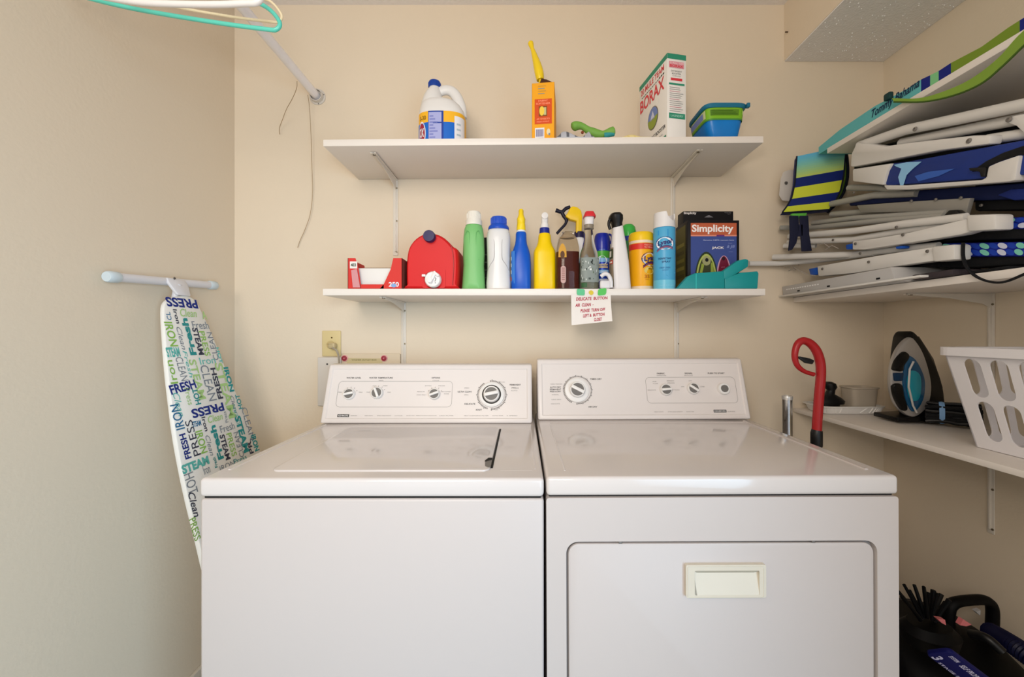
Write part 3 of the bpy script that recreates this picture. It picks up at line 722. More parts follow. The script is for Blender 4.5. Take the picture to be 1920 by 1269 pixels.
def red_jug():
    x0, x1 = (762 - CX) * 1.275 / F, (858 - CX) * 1.275 / F; cx = (x0 + x1) / 2; w = x1 - x0
    th = thing('detergent_dispenser', 'large glossy red detergent jug lying on its side with white tap', 'jug', (cx, 1.39, ZS))
    RD = mat('red_jug_plastic', '#d3181d', .42, spec=.28)
    # outline seen from the front, swept backwards with rounded ends
    out = [(-.079, .0), (.077, .0), (.081, .008), (.084, .06), (.083, .112), (.079, .128), (.066, .136), (.054, .149), (.036, .165), (.012, .176), (-.014, .178), (-.038, .171), (-.060, .154), (-.075, .130), (-.081, .100), (-.083, .06), (-.082, .008)]
    o3 = catmull([(a, 0, c) for a, c in out], 3, True); b = MB(); vs = []
    secs = [(0, .90), (.004, .955), (.012, .99), (.03, 1.0), (.15, 1.0), (.185, .97), (.192, .92)]
    for yy, s_ in secs:
        for p in o3: vs.append(V((cx + p.x * s_, 1.272 + yy, ZS + max(0, .088 + (p.z - .088) * s_ - (.088 - .088 * s_) * 0) if s_ > .99 else ZS + .088 + (p.z - .088) * s_)))
    N = len(o3)
    b.raw(vs, [(i * N + k, i * N + (k + 1) % N, (i + 1) * N + (k + 1) % N, (i + 1) * N + k) for i in range(len(secs) - 1) for k in range(N)], RD, True)
    b.raw(vs[:N], [list(range(N))[::-1]], RD, True); b.raw(vs[-N:], [list(range(N))], RD)
    b.tube(catmull([(cx + .060, 1.2705, ZS + .140), (cx + .067, 1.2705, ZS + .110), (cx + .069, 1.2705, ZS + .07), (cx + .066, 1.2705, ZS + .012)], 5), .0014, M('#a81a1e', .3), 6)
    b.build('bottle', th)
    c = MB(); px = (805 - CX) * 1.262 / F; pz = EZ + (CY - 443) * 1.262 / F
    c.lathe([(.0185, -.018), (.0185, .006), (.0170, .0095), (0, .010)], M('#2b2554', .4), (px, 1.262, pz), 32, Matrix.Rotation(R(90), 4, 'X')); c.build('cap', th)
    sx = (812 - CX) * 1.262 / F; sz = EZ + (CY - 524) * 1.262 / F
    r = MB(); r.ring(rrect(-.030, -.026, .030, .026, .022, 6), rrect(-.036, -.026, .037, .036, .008, 6), .006, RD, (sx, 1.270, sz)); r.build('tap_recess', th)
    k = MB(); wm = M('#e9e6e4', .35); k.lathe([(.025, -.012), (.025, .006), (.022, .010), (.0, .010)], wm, (sx, 1.262, sz), 30, Matrix.Rotation(R(90), 4, 'X'))
    k.box((sx, 1.250, sz + .002), (.010, .008, .036), wm, .003, 2, (0, 25, 0)); k.box((sx + .012, 1.250, sz + .016), (.022, .007, .009), wm, .003, 2, (0, 40, 0)); k.lathe([(.008, 0), (.0075, .012), (.005, .012)], wm, (sx - .006, 1.252, sz - .004), 16, Matrix.Rotation(R(90), 4, 'X'))
    k.box((sx - .028, 1.256, sz + .012), (.012, .006, .008), wm, .002); tp = k.build('tap', th)
    MB().text('?', plane((sx + .010, 1.2520, sz - .004), (1, 0, 0), (0, 0, 1), .0005), 0, 0, GREYP, h=.018).build('tap_mark', tp)
red_jug()

def bottle(name, label, cat, px, Y, rx, ry, h, secs, m, seg=36, rz=0, lean=0):
    """secs: (height share, rx share, ry share, exponent)"""
    x = (px - CX) * Y / F
    th = thing(name, label, cat, (x, Y, ZS), rz)
    if lean: th.rotation_euler[1] = R(lean); th.location.z = ZS + .0018; WM[th.name] = Matrix.Translation((x, Y, ZS + .0018)) @ Euler((0, R(lean), R(rz))).to_matrix().to_4x4()
    MB().loft([(a * h, 0, 0, rx * b, ry * c, e) for a, b, c, e in secs], m, seg).build('bottle', th, world=False)
    return th, x
def groove(mb, pts, r, m): mb.tube(catmull(pts, 6), r, m, 6)

th, x = bottle('softener_bottle', 'light green bottle with white screw cap, beside the red jug', 'bottle', 888.5, 1.32, .0380, .033, .215,
    [(0, .93, .9, 3.5), (.02, 1, 1, 3.5), (.10, .97, 1, 3), (.38, .88, .93, 2.6), (.55, .93, .95, 2.6), (.80, .88, .9, 2.6), (.93, .80, .82, 2.4), (.97, .72, .75, 2.2), (1, .62, .70, 2)], mat('green_bottle_plastic', '#79bb72', .36, spec=.35))
c = MB(); wc = M('#e8e4da', .4); c.lathe([(.0270, .212), (.0265, .228), (.0235, .232), (.0225, .252), (.0205, .256), (0, .257)], wc, seg=32)
for k in range(26): a = 2 * math.pi * k / 26; c.box((.0232 * math.cos(a), .0232 * math.sin(a), .241), (.0012, .0012, .016), wc)
c.build('cap', th, world=False)
g = MB(); gm = M('#63a862', .35)
for sg in (-1, 1): groove(g, [(sg * .019, -.027, .190), (sg * .011, -.0285, .178), (sg * .011, -.0290, .115), (sg * .019, -.0275, .095)], .0011, gm); groove(g, [(sg * .019, -.027, .190), (sg * .027, -.0215, .165), (sg * .027, -.0215, .115), (sg * .019, -.0275, .095)], .0010, gm)
g.build('moulded_grip', th, world=False)

th, x = bottle('bleach_bottle', 'white bottle with blue ribbed cap and moulded side grips', 'bottle', 935, 1.32, .0405, .034, .200,
    [(0, .88, .9, 3.5), (.02, .97, 1, 3.5), (.12, .98, 1, 3), (.35, .90, .95, 2.6), (.55, .92, .95, 2.6), (.85, .96, .95, 2.6), (.94, .90, .88, 2.5), (1, .78, .8, 2.2)], mat('white_bottle_plastic', '#dddcdc', .33, coat=.2))
c = MB(); bc = M('#1a4ec0', .35); c.lathe([(.0340, .197), (.0345, .202), (.0325, .208), (.0260, .215), (.0250, .236), (.0235, .2385), (0, .239)], bc, seg=36)
for k in range(34): a = 2 * math.pi * k / 34; c.box((.0258 * math.cos(a), .0258 * math.sin(a), .225), (.0012, .0012, .020), bc)
c.build('cap', th, world=False)
g = MB(); gm = M('#a9a6a8', .4)
for sg in (-1, 1): groove(g, [(sg * .034, -.0150, .188), (sg * .026, -.0235, .174), (sg * .0135, -.0305, .160), (sg * .012, -.0315, .125), (sg * .0135, -.0320, .098), (sg * .025, -.0270, .080), (sg * .034, -.0180, .062)], .0010, gm)
g.build('moulded_grip', th, world=False)

MB_ = MB().loft([(0, 0, 0, .030, .014, 3), (.16, 0, 0, .028, .013, 3), (.185, 0, 0, .016, .010, 2), (.20, 0, 0, .012, .010, 2)], M('#17211b', .3), 28)
for k in range(5): MB_.box((.0, -.0146, .03 + k * .027), (.046, .0012, .004), M('#5a6a60', .5))
tag(MB_.build('dark_bottle', world=False, loc=((912 - CX) * 1.44 / F, 1.44, ZS)), 'dark bottle half hidden behind the light green and white bottles', 'bottle')

def sprayer(par, m, z0, back=True, m2=None, s=1.0):
    b = MB(); b.loft([(z0, 0, 0, .0150 * s, .0150 * s, 2), (z0 + .012 * s, 0, 0, .0145 * s, .0145 * s, 2), (z0 + .018 * s, 0, 0, .0115 * s, .013 * s, 2.4), (z0 + .030 * s, 0, 0, .0125 * s, .020 * s, 2.6), (z0 + .042 * s, 0, .002, .0105 * s, .024 * s, 2.6), (z0 + .050 * s, 0, .004, .0080 * s, .022 * s, 2.6)], m, 28)
    b.build('spray_head', par, world=False)
    t = MB(); t.tube([(0, .020 * s, z0 + .036 * s), (0, .034 * s, z0 + .026 * s), (0, .038 * s, z0 + .006 * s)], .0055 * s, m2 or m, 8); t.build('trigger', par, world=False)
    n = MB(); n.lathe([(.0065 * s, 0), (.0065 * s, .012 * s), (.004 * s, .014 * s)], m2 or m, (0, .024 * s, z0 + .043 * s), 16, Matrix.Rotation(R(-90), 4, 'X')); n.build('nozzle', par, world=False)

th, x = bottle('spray_bottle', 'blue spray bottle with yellow spray head, seen from behind', 'spray bottle', 977, 1.32, .0325, .026, .190,
    [(0, .95, .95, 3.5), (.02, 1, 1, 3.5), (.45, 1, 1, 3), (.60, .94, .97, 2.8), (.70, .80, .87, 2.5), (.79, .62, .78, 2.3), (.86, .56, .72, 2.2), (.97, .54, .70, 2.2), (1, .48, .60, 2)], mat('blue_bottle_plastic', '#0d55c0', .3, spec=.35))
MB().lathe([(.0150, .188), (.0145, .197)], M('#dfe3e8', .4)).build('neck_ring', th, world=False)
b = MB(); ym = M('#f5d321', .35)
b.loft([(.196, 0, 0, .0150, .0150, 2.2), (.214, 0, 0, .0140, .0150, 2.2), (.218, 0, 0, .0130, .017, 2.4), (.232, 0, 0, .0140, .021, 2.6), (.240, 0, .002, .0110, .020, 2.4), (.248, 0, .002, .0085, .016, 2.3), (.262, 0, .004, .0085, .012, 2.2), (.266, 0, .004, .006, .010, 2)], ym, 28); b.build('spray_head', th, world=False)
t = MB(); t.tube([(0, .018, .228), (0, .032, .220), (0, .037, .196)], .0055, ym, 8); t.build('trigger', th, world=False)
lb = MB(); lb.patch(-168, -118, .02, .125, lambda t, z_: sup(z_, 0, 0, .0331, .0266, 3, R(t)), M('#3c7ccf', .3), 10, 1); 
for k in range(4): lb.patch(-170, -150, .03 + k * .022, .042 + k * .022, lambda t, z_: sup(z_, 0, 0, .0336, .0272, 3, R(t)), (M('#d9ecf5', .4), M('#d1574a', .4))[k == 0], 6, 1)
lb.build('label', th, world=False)

th, x = bottle('spray_bottle', 'bright yellow spray bottle with navy collar and white spray head', 'spray bottle', 1021, 1.32, .0360, .028, .186,
    [(0, .95, .95, 4), (.02, 1, 1, 4), (.64, 1, 1, 3.6), (.70, .95, .98, 3), (.78, .72, .85, 2.6), (.85, .61, .76, 2.4), (.97, .55, .70, 2.3), (1, .46, .60, 2)], mat('yellow_bottle_plastic', '#efc900', .3, spec=.35))
MB().lathe([(.0165, .182), (.0170, .186), (.0160, .203), (.0150, .204)], M('#1c2b86', .4)).build('collar', th, world=False)
sprayer(th, M('#e4e0de', .35), .203, s=.95)
MB().lathe([(.011, 0), (.0105, .004), (.006, .0045), (0, .0045)], M('#dcd8d6', .3), (0, -.016, .240), 20, Matrix.Rotation(R(90), 4, 'X')).build('pump_cap', th, world=False)

th, x = bottle('spray_bottle', 'white spray bottle with dark collar and yellow trigger head facing left', 'spray bottle', 1086, 1.42, .033, .028, .205,
    [(0, .95, .95, 3), (.02, 1, 1, 3), (.55, 1, 1, 3), (.75, .8, .9, 2.6), (.92, .5, .6, 2.2), (1, .44, .5, 2)], M('#e2dfe0', .35))
MB().lathe([(.0175, .195), (.018, .200), (.017, .216)], M('#241d44', .4)).build('collar', th, world=False)
ZB = ZS; fy = 1.42
def L2(px, py, Y=1.42): return P(px, py, Y) - V((x, fy, ZB))
sh_ = MB(); pts = [(1080, 437), (1081, 414), (1069, 411), (1060, 405), (1064, 399), (1069, 389), (1074, 386), (1083, 388), (1090, 394), (1092, 405), (1091, 437)]
sh_.solid([L2(a, b_, 1.405) for a, b_ in pts], (0, .028, 0), M('#f0c81c', .35), .004); sh_.build('spray_head', th, world=False)
tr = MB(); dm = M('#18162a', .4)
tr.tube([L2(1042, 394), L2(1050, 397), L2(1057, 397)], [.0075, .0065, .006], dm, 10); tr.tube(catmull([L2(1055, 397), L2(1061, 391), L2(1069, 388)], 5), .0062, dm, 10)
tr.tube(catmull([L2(1053, 397), L2(1057, 405), L2(1062, 412), L2(1060, 420), L2(1052, 429), L2(1044, 438)], 5), [.0065] * 13 + [.0050] * 13, dm, 10)
tr.build('trigger', th, world=False)

def clear(name, col, rough=.03): return mat(name, col, rough, trans=1.0, ior=1.22, var=.0)
GL = clear('clear_plastic', '#f6f1e6'); LQ = mat('dark_red_liquid', '#5a2119', .12, var=.05, trans=.15, ior=1.33)
def shell(par, secs, h, rx, ry, name='bottle'):
    MB().loft([(a * h, 0, 0, rx * b, ry * c_, e) for a, b, c_, e in secs], GL, 32).build(name, par, world=False)
xb = (1064 - CX) * 1.30 / F
th = thing('hand_soap_bottle', 'clear bottle two thirds full of dark red-brown liquid, in front of the yellow trigger', 'bottle', (xb, 1.30, ZS))
shell(th, [(0, .97, .97, 3.2), (.02, 1, 1, 3.2), (.72, 1, 1, 3.2), (.86, .86, .92, 2.8), (.95, .60, .66, 2.3), (.965, .50, .52, 2), (1, .48, .50, 2)], .186, .0370, .028)
MB().loft([(.003, 0, 0, .0352, .0262, 3.2), (.120, 0, 0, .0352, .0262, 3.2)], LQ, 32).build('liquid', th, world=False)
MB().lathe([(.0200, .163), (.0205, .166), (.0195, .168)], M('#b79f84', .3)).build('neck_ring', th, world=False)
lb = MB(); ff = plane((-.0165, -.0285, .018), (1, 0, 0), (0, 0, 1), .0008)
lb.decal(rrect(-.008, 0, .008, .055, .0078, 6), ff, M('#c9a69f', .5))
for k in range(7): lb.decal([(-.005, .010 + k * .006), (.005, .010 + k * .006), (.005, .013 + k * .006), (-.005, .013 + k * .006)], plane((-.0165, -.0285, .018), (1, 0, 0), (0, 0, 1), .0012), M('#9c6d68', .5))
lb.build('label', th, world=False)
lb = MB(); ff = plane((-.019, -.0288, .100), (1, 0, 0), (0, 0, 1), .0006); lb.decal(catmull([(-.012, .0, 0), (-.010, .03, 0), (0, .044, 0), (.010, .03, 0), (.012, 0, 0)], 4) and [(p.x, p.y) for p in catmull([(-.013, .0, 0), (-.011, .026, 0), (0, .044, 0), (.011, .026, 0), (.013, 0, 0)], 4)], ff, M('#cf9a36', .5)); lb.decal(ell(0, .008, .007, .012, 16), plane((-.019, -.0288, .100), (1, 0, 0), (0, 0, 1), .001), M('#5d3a1d', .5)); lb.build('yellow_sticker', th, world=False)

xb = (1104 - CX) * 1.30 / F
th = thing('spray_bottle', 'clear plastic spray bottle with grey label and red and white top', 'spray bottle', (xb, 1.30, ZS))
shell(th, [(0, .97, .97, 3), (.02, 1, 1, 3), (.45, 1, 1, 2.8), (.58, .90, .95, 2.6), (.68, .70, .75, 2.4), (.80, .52, .6, 2.2), (.94, .46, .54, 2), (1, .42, .5, 2)], .200, .031, .027)
MB().loft([(.003, 0, 0, .029, .0252, 3), (.086, 0, 0, .029, .0252, 3)], mat('cloudy_liquid', '#a7ab9a', .1, trans=.5, ior=1.33), 28).build('liquid', th, world=False)
lb = MB(); ff = lambda a, b_, o=.0007: sup(b_, 0, 0, .031 + o, .027 + o, 3, R(a)); lb.patch(-150, -30, .022, .100, ff, M('#87908c', .45), 18, 1)
rn = random.Random(12)
for k in range(46):
    a = rn.uniform(-146, -36); b_ = rn.uniform(.026, .094); lb.patch(a, a + rn.uniform(2, 7), b_, b_ + rn.uniform(.002, .008), lambda t, z_: ff(t, z_, .0014), M(rn.choice(['#2a302c', '#c9cfca', '#4a534e', '#dfe3e0', '#57684f']), .5), 2, 1)
lb.patch(-140, -100, .006, .020, lambda t, z_: ff(t, z_, .001), M('#2f5a35', .5), 8, 1)
lb.build('label', th, world=False)
MB().lathe([(.0158, .196), (.0150, .202), (.0160, .209)], M('#8d8272', .3)).build('neck_ring', th, world=False)
MB().loft([(.205, 0, 0, .0140, .0145, 2.4), (.222, 0, 0, .0150, .0165, 2.8), (.234, 0, -.001, .0165, .020, 3)], M('#e6e2e2', .35), 28).build('spray_head', th, world=False)
t = MB(); t.loft([(.231, .001, -.004, .0190, .022, 4), (.236, .001, -.004, .0188, .022, 4), (.249, .001, -.002, .0135, .016, 4)], M('#d23038', .35), 28); t.tube([(0, .018, .228), (0, .030, .220), (0, .034, .200)], .005, M('#d23038', .35), 8); t.build('red_top', th, world=False)

# aerosol and other cans
xb = (1129 - CX) * 1.37 / F
th = thing('aerosol_can', 'blue aerosol can with round blue cap and green label band, beside black-topped sprayer', 'can', (xb, 1.37, ZS))
rr = .0265
MB().lathe([(rr * .96, 0), (rr, .003), (rr, .135), (rr * .97, .140)], M('#1c3fae', .3, metal=.2), seg=36).build('can_body', th, world=False)
MB().lathe([(rr * 1.02, .136), (rr * 1.02, .150), (rr, .178), (rr * .93, .190), (rr * .78, .197), (rr * .3, .199), (0, .199)], M('#16279a', .3, coat=.3), seg=36).build('cap', th, world=False)
MB().tube(catmull([(.018, 0, .196), (.028, 0, .195), (.033, 0, .186), (.031, 0, .172), (.027, 0, .165)], 5), .0035, M('#16279a', .3), 8).build('cap_tab', th, world=False)
lb = MB(); cf = lambda o: cylf((0, 0, 0), rr, o)
lb.patch(-.045, .045, .112, .136, cf(.0005), M('#4aa63c', .3), 20, 1); lb.patch(-.045, .045, .098, .112, cf(.0005), M('#7fb3df', .3), 20, 1)
lb.raw([cf(.0010)(a, b_) for a, b_ in ell(-.006, .103, .017, .016, 24)], [list(range(24))], M('#d7ddea', .4)); lb.raw([cf(.0010)(a, b_) for a, b_ in [(.002, .118), (.018, .112), (.024, .095), (.012, .100)]], [(0, 1, 2, 3)], M('#2460c0', .4))
lb.patch(-.020, .014, .078, .092, cf(.0012), M('#c9b592', .4), 12, 1); lb.patch(-.022, .018, .060, .072, cf(.0008), M('#7db7e6', .4), 12, 1)
lb.text('BATHROOM', cf(.0014), -.002, .086, M('#27479c', .5), w=.032, h=.006, bold=.02); lb.text('CLEANER', cf(.0014), -.002, .066, M('#e8eefa', .5), w=.030, h=.006, bold=.02); lb.patch(-.03, .03, .034, .042, cf(.0008), M('#cfd4ea', .4), 16, 1)
lb.text('NEW', cf(.0010), -.004, .1395, M('#8fb2ee', .5), w=.018, h=.003)
lb.build('label', th, world=False)

b = MB(); wm = M('#dfdde0', .3)
xw = (1134 - CX) * 1.275 / F
b.tube(catmull([(xw - .012, 1.278, ZS + .040), (xw, 1.275, ZS + .048), (xw + .012, 1.275, ZS + .043), (xw + .019, 1.275, ZS + .026), (xw + .020, 1.275, ZS + .004)], 6), [.0065] * 25, wm, 12)
b.box((xw + .001, 1.276, ZS + .014), (.034, .018, .026), wm, .006, 3)
o = b.build('nozzle', loc=(xw, 1.276, ZS)); o.name = 'pump_nozzle'; tag(o, 'small white curved pump nozzle above the taped note, in front of blue can', 'nozzle')

th, x = bottle('spray_bottle', 'tall white spray bottle with black trigger head, leaning left beside yellow canister', 'spray bottle', 1164, 1.31, .0305, .026, .205,
    [(0, .98, .98, 3.5), (.02, 1, 1, 3.5), (.4, .95, .95, 3.2), (.7, .78, .85, 2.8), (.92, .60, .75, 2.5), (1, .56, .68, 2.2)], M('#e3dfdf', .33), lean=-3.0)
hd = MB(); hd.loft([(.200, -.001, 0, .0175, .018, 2.2), (.214, -.002, 0, .0170, .020, 2.4), (.226, -.003, 0, .0205, .026, 2.8), (.238, -.004, .002, .0215, .030, 2.8), (.246, -.004, .004, .0170, .026, 2.6)], M('#14110f', .4), 30); hd.build('spray_head', th, world=False)
t = MB(); t.tube(catmull([(-.016, -.006, .232), (-.026, -.006, .226), (-.029, -.005, .212), (-.025, -.004, .196)], 5), .0048, BLACK, 10); t.build('trigger', th, world=False)
lb = MB(); ff = lambda a, b_, o=.0010: sup(b_, 0, 0, .033 * (1.0 - .05 * min(1, b_ / .082) - (.17 * max(0, (b_ - .082) / .0615))) + o, .026 * (1 - .05 * min(1, b_ / .082) - .10 * max(0, (b_ - .082) / .0615)) + o, 3.3, R(a))
lb.patch(-185, -132, .008, .135, ff, M('#8a7a66', .5), 12, 10); lb.patch(-180, -136, .100, .130, lambda a, b_: ff(a, b_, .002), M('#2f3b25', .5), 8, 3); lb.patch(-178, -150, .105, .124, lambda a, b_: ff(a, b_, .003), M('#d8d4cc', .5), 6, 2)
lb.patch(-178, -134, .082, .094, lambda a, b_: ff(a, b_, .002), M('#b5392f', .5), 8, 2); lb.patch(-174, -140, .085, .090, lambda a, b_: ff(a, b_, .003), M('#e6d9cc', .5), 8, 1); lb.patch(-182, -134, .010, .034, lambda a, b_: ff(a, b_, .002), M('#3b4a28', .5), 8, 2)
lb.build('label', th, world=False)

xb = (1178 - CX) * 1.44 / F
th = thing('aerosol_can', 'aerosol can with domed bright green cap, behind the black-topped sprayer', 'can', (xb, 1.44, ZS))
MB().lathe([(.0255, 0), (.0265, .003), (.0265, .185), (.025, .190)], M('#2f7f4a', .3), seg=32).build('can_body', th, world=False)
MB().lathe([(.0272, .186), (.0272, .202), (.0268, .203)], M('#20368f', .35), seg=32).build('collar', th, world=False)
MB().lathe([(.0268, .203), (.0272, .206), (.0268, .222), (.0240, .238), (.0160, .247), (0, .250)], M('#3fb54a', .3, coat=.2), seg=32).build('cap', th, world=False)

# yellow wipes canister
rr = .0400; xb = (1202 - CX) * 1.357 / F
th = thing('wipes_canister', 'round yellow wipes canister with red band, standing left of the light blue can', 'canister', (xb, 1.357, ZS), 3)
MB().lathe([(rr * .97, 0), (rr, .004), (rr, .168)], mat('canister_yellow', '#f2ac0e', .36, spec=.35), seg=44).build('body', th, world=False)
MB().lathe([(rr * 1.01, .166), (rr * 1.02, .170), (rr * 1.02, .184), (rr * .97, .192), (rr * .9, .195), (0, .196)], M('#f4c81f', .35), seg=44).build('lid', th, world=False)
lb = MB(); cf = lambda o: cylf((0, 0, 0), rr, o)
lb.patch(-.066, .066, .157, .166, cf(.0006), M('#f0dcc0', .4), 30, 1); lb.patch(-.066, .066, .136, .155, cf(.0006), M('#d9352c', .4), 30, 1); lb.patch(-.066, .066, .005, .015, cf(.0006), M('#e8d3b5', .4), 30, 1)
lb.text('KILLS COLD &', cf(.0011), .014, .150, M('#f3b59a', .5), w=.034, h=.005, bold=.02); lb.text('FLU VIRUSES', cf(.0011), .014, .142, M('#f3b59a', .5), w=.034, h=.005, bold=.02)
def brand(c0, h0, cf, s):
    W_ = M('#eceaf2', .4); B_ = M('#27246e', .4); R_ = M('#8f2a5a', .4)
    lb.raw([cf(.0010)(a, b_) for a, b_ in ell(c0, h0, .031 * s, .022 * s, 32)], [list(range(32))], B_); lb.raw([cf(.0013)(a, b_) for a, b_ in ell(c0, h0 - .002 * s, .028 * s, .0205 * s, 32)], [list(range(32))], W_)
    lb.text('Lysol', cf(.0018), c0, h0 + .001 * s, B_, w=.048 * s, h=.020 * s, bold=.03, shear=.2, rot=9)
    for k, (m_, dz) in enumerate(((B_, 0), (R_, -.0045))):
        up = [(c0 + .026 * s * t, h0 + (-.021 + .010 * (1 - t * t) + dz / s * s) * s + .004 * t * s) for t in [-1 + .2 * i for i in range(11)]]
        dn = [(a, b_ + .0035 * s) for a, b_ in up][::-1]; lb.raw([cf(.0020)(a, b_) for a, b_ in up + dn], [list(range(22))], m_)
brand(.020, .104, cf, 1.05)
lb.text('LEMON SCENT', cf(.0012), .022, .072, M('#4b5a24', .5), w=.024, h=.0045, bold=.02); lb.raw([cf(.0008)(a, b_) for a, b_ in ell(.016, .066, .020, .012, 24)], [list(range(24))], M('#f6d77a', .4))
lb.text('35', cf(.0012), .006, .046, M('#b56a1e', .5), w=.017, h=.011, bold=.03); lb.text('WIPES', cf(.0012), .006, .036, M('#b56a1e', .5), w=.014, h=.003)
lb.build('label', th, world=False)

rr = .0343; xb = (1245.5 - CX) * 1.308 / F
th = thing('aerosol_can', 'tall light blue aerosol can with white notched cap, left of the purple box', 'can', (xb, 1.308, ZS))
cb = MB(); cb.lathe([(rr * .95, 0), (rr, .003), (rr, .196), (rr * .97, .199)], mat('sky_blue_can', '#4fa9d6', .34, spec=.4), seg=44); cb.build('can_body', th, world=False)
lb = MB(); cf = lambda o: cylf((0, 0, 0), rr, o)
lb.raw([cf(.0005)(a, b_) for a, b_ in [(-.054, .182), (-.030, .188), (0, .190), (.054, .190), (.054, .100), (.040, .120), (.026, .145), (.0, .165), (-.03, .172), (-.054, .170)]], [(0, 1, 2, 7, 8, 9), (2, 3, 4, 5, 6, 7)], M('#1f86d0', .3))
lb.patch(-.054, .054, .001, .030, cf(.0004), M('#6cc0dc', .3), 24, 1)
brand(-.010, .146, cf, .95)
lb.text('DISINFECTANT', cf(.0012), -.010, .097, M('#25507c', .5), w=.040, h=.006, bold=.02); lb.text('SPRAY', cf(.0012), -.006, .087, M('#25507c', .5), w=.026, h=.006, bold=.02)
lb.text('CRISP LINEN', cf(.0012), -.010, .068, M('#3b7fb0', .5), w=.032, h=.005, bold=.02); lb.text('SCENT', cf(.0012), -.008, .060, M('#3b7fb0', .5), w=.018, h=.004)
lb.raw([cf(.0009)(a, b_) for a, b_ in [(-.03, .036), (-.005, .044), (.03, .056), (.03, .050), (0, .040), (-.03, .032)]], [(0, 1, 4, 5), (1, 2, 3, 4)], M('#4aa3cf', .4)); lb.text('KILLS 99.9% OF VIRUSES', cf(.0012), 0, .012, M('#9ad6ea', .5), w=.050, h=.004)
lb.build('label', th, world=False)
# cap with scooped finger notch
cp = MB(); n_ = 48; wm = M('#e3e1e2', .35)
def top(a):
    d = abs(((a - 305 + 180) % 360) - 180); return .247 - (.028 * max(0, math.cos(R(d) * 2.1)) ** .6 if d < 42 else 0)
vs = []
for ring_, rad in ((0, rr * 1.0), (1, rr * .955), (2, rr * .84), (3, rr * .84)):
    for k in range(n_):
        a = 360 * k / n_; z_ = (.199, top(a), top(a) - .001, .214)[ring_]; vs.append(V((rad * math.cos(R(a)), rad * math.sin(R(a)), z_)))
cp.raw(vs, [(i * n_ + k, i * n_ + (k + 1) % n_, (i + 1) * n_ + (k + 1) % n_, (i + 1) * n_ + k) for i in range(3) for k in range(n_)], wm, True)
cp.raw(vs[-n_:], [list(range(n_))], wm); cp.lathe([(.006, .214), (.006, .226), (0, .227)], wm, seg=14)
cp.build('cap', th, world=False)

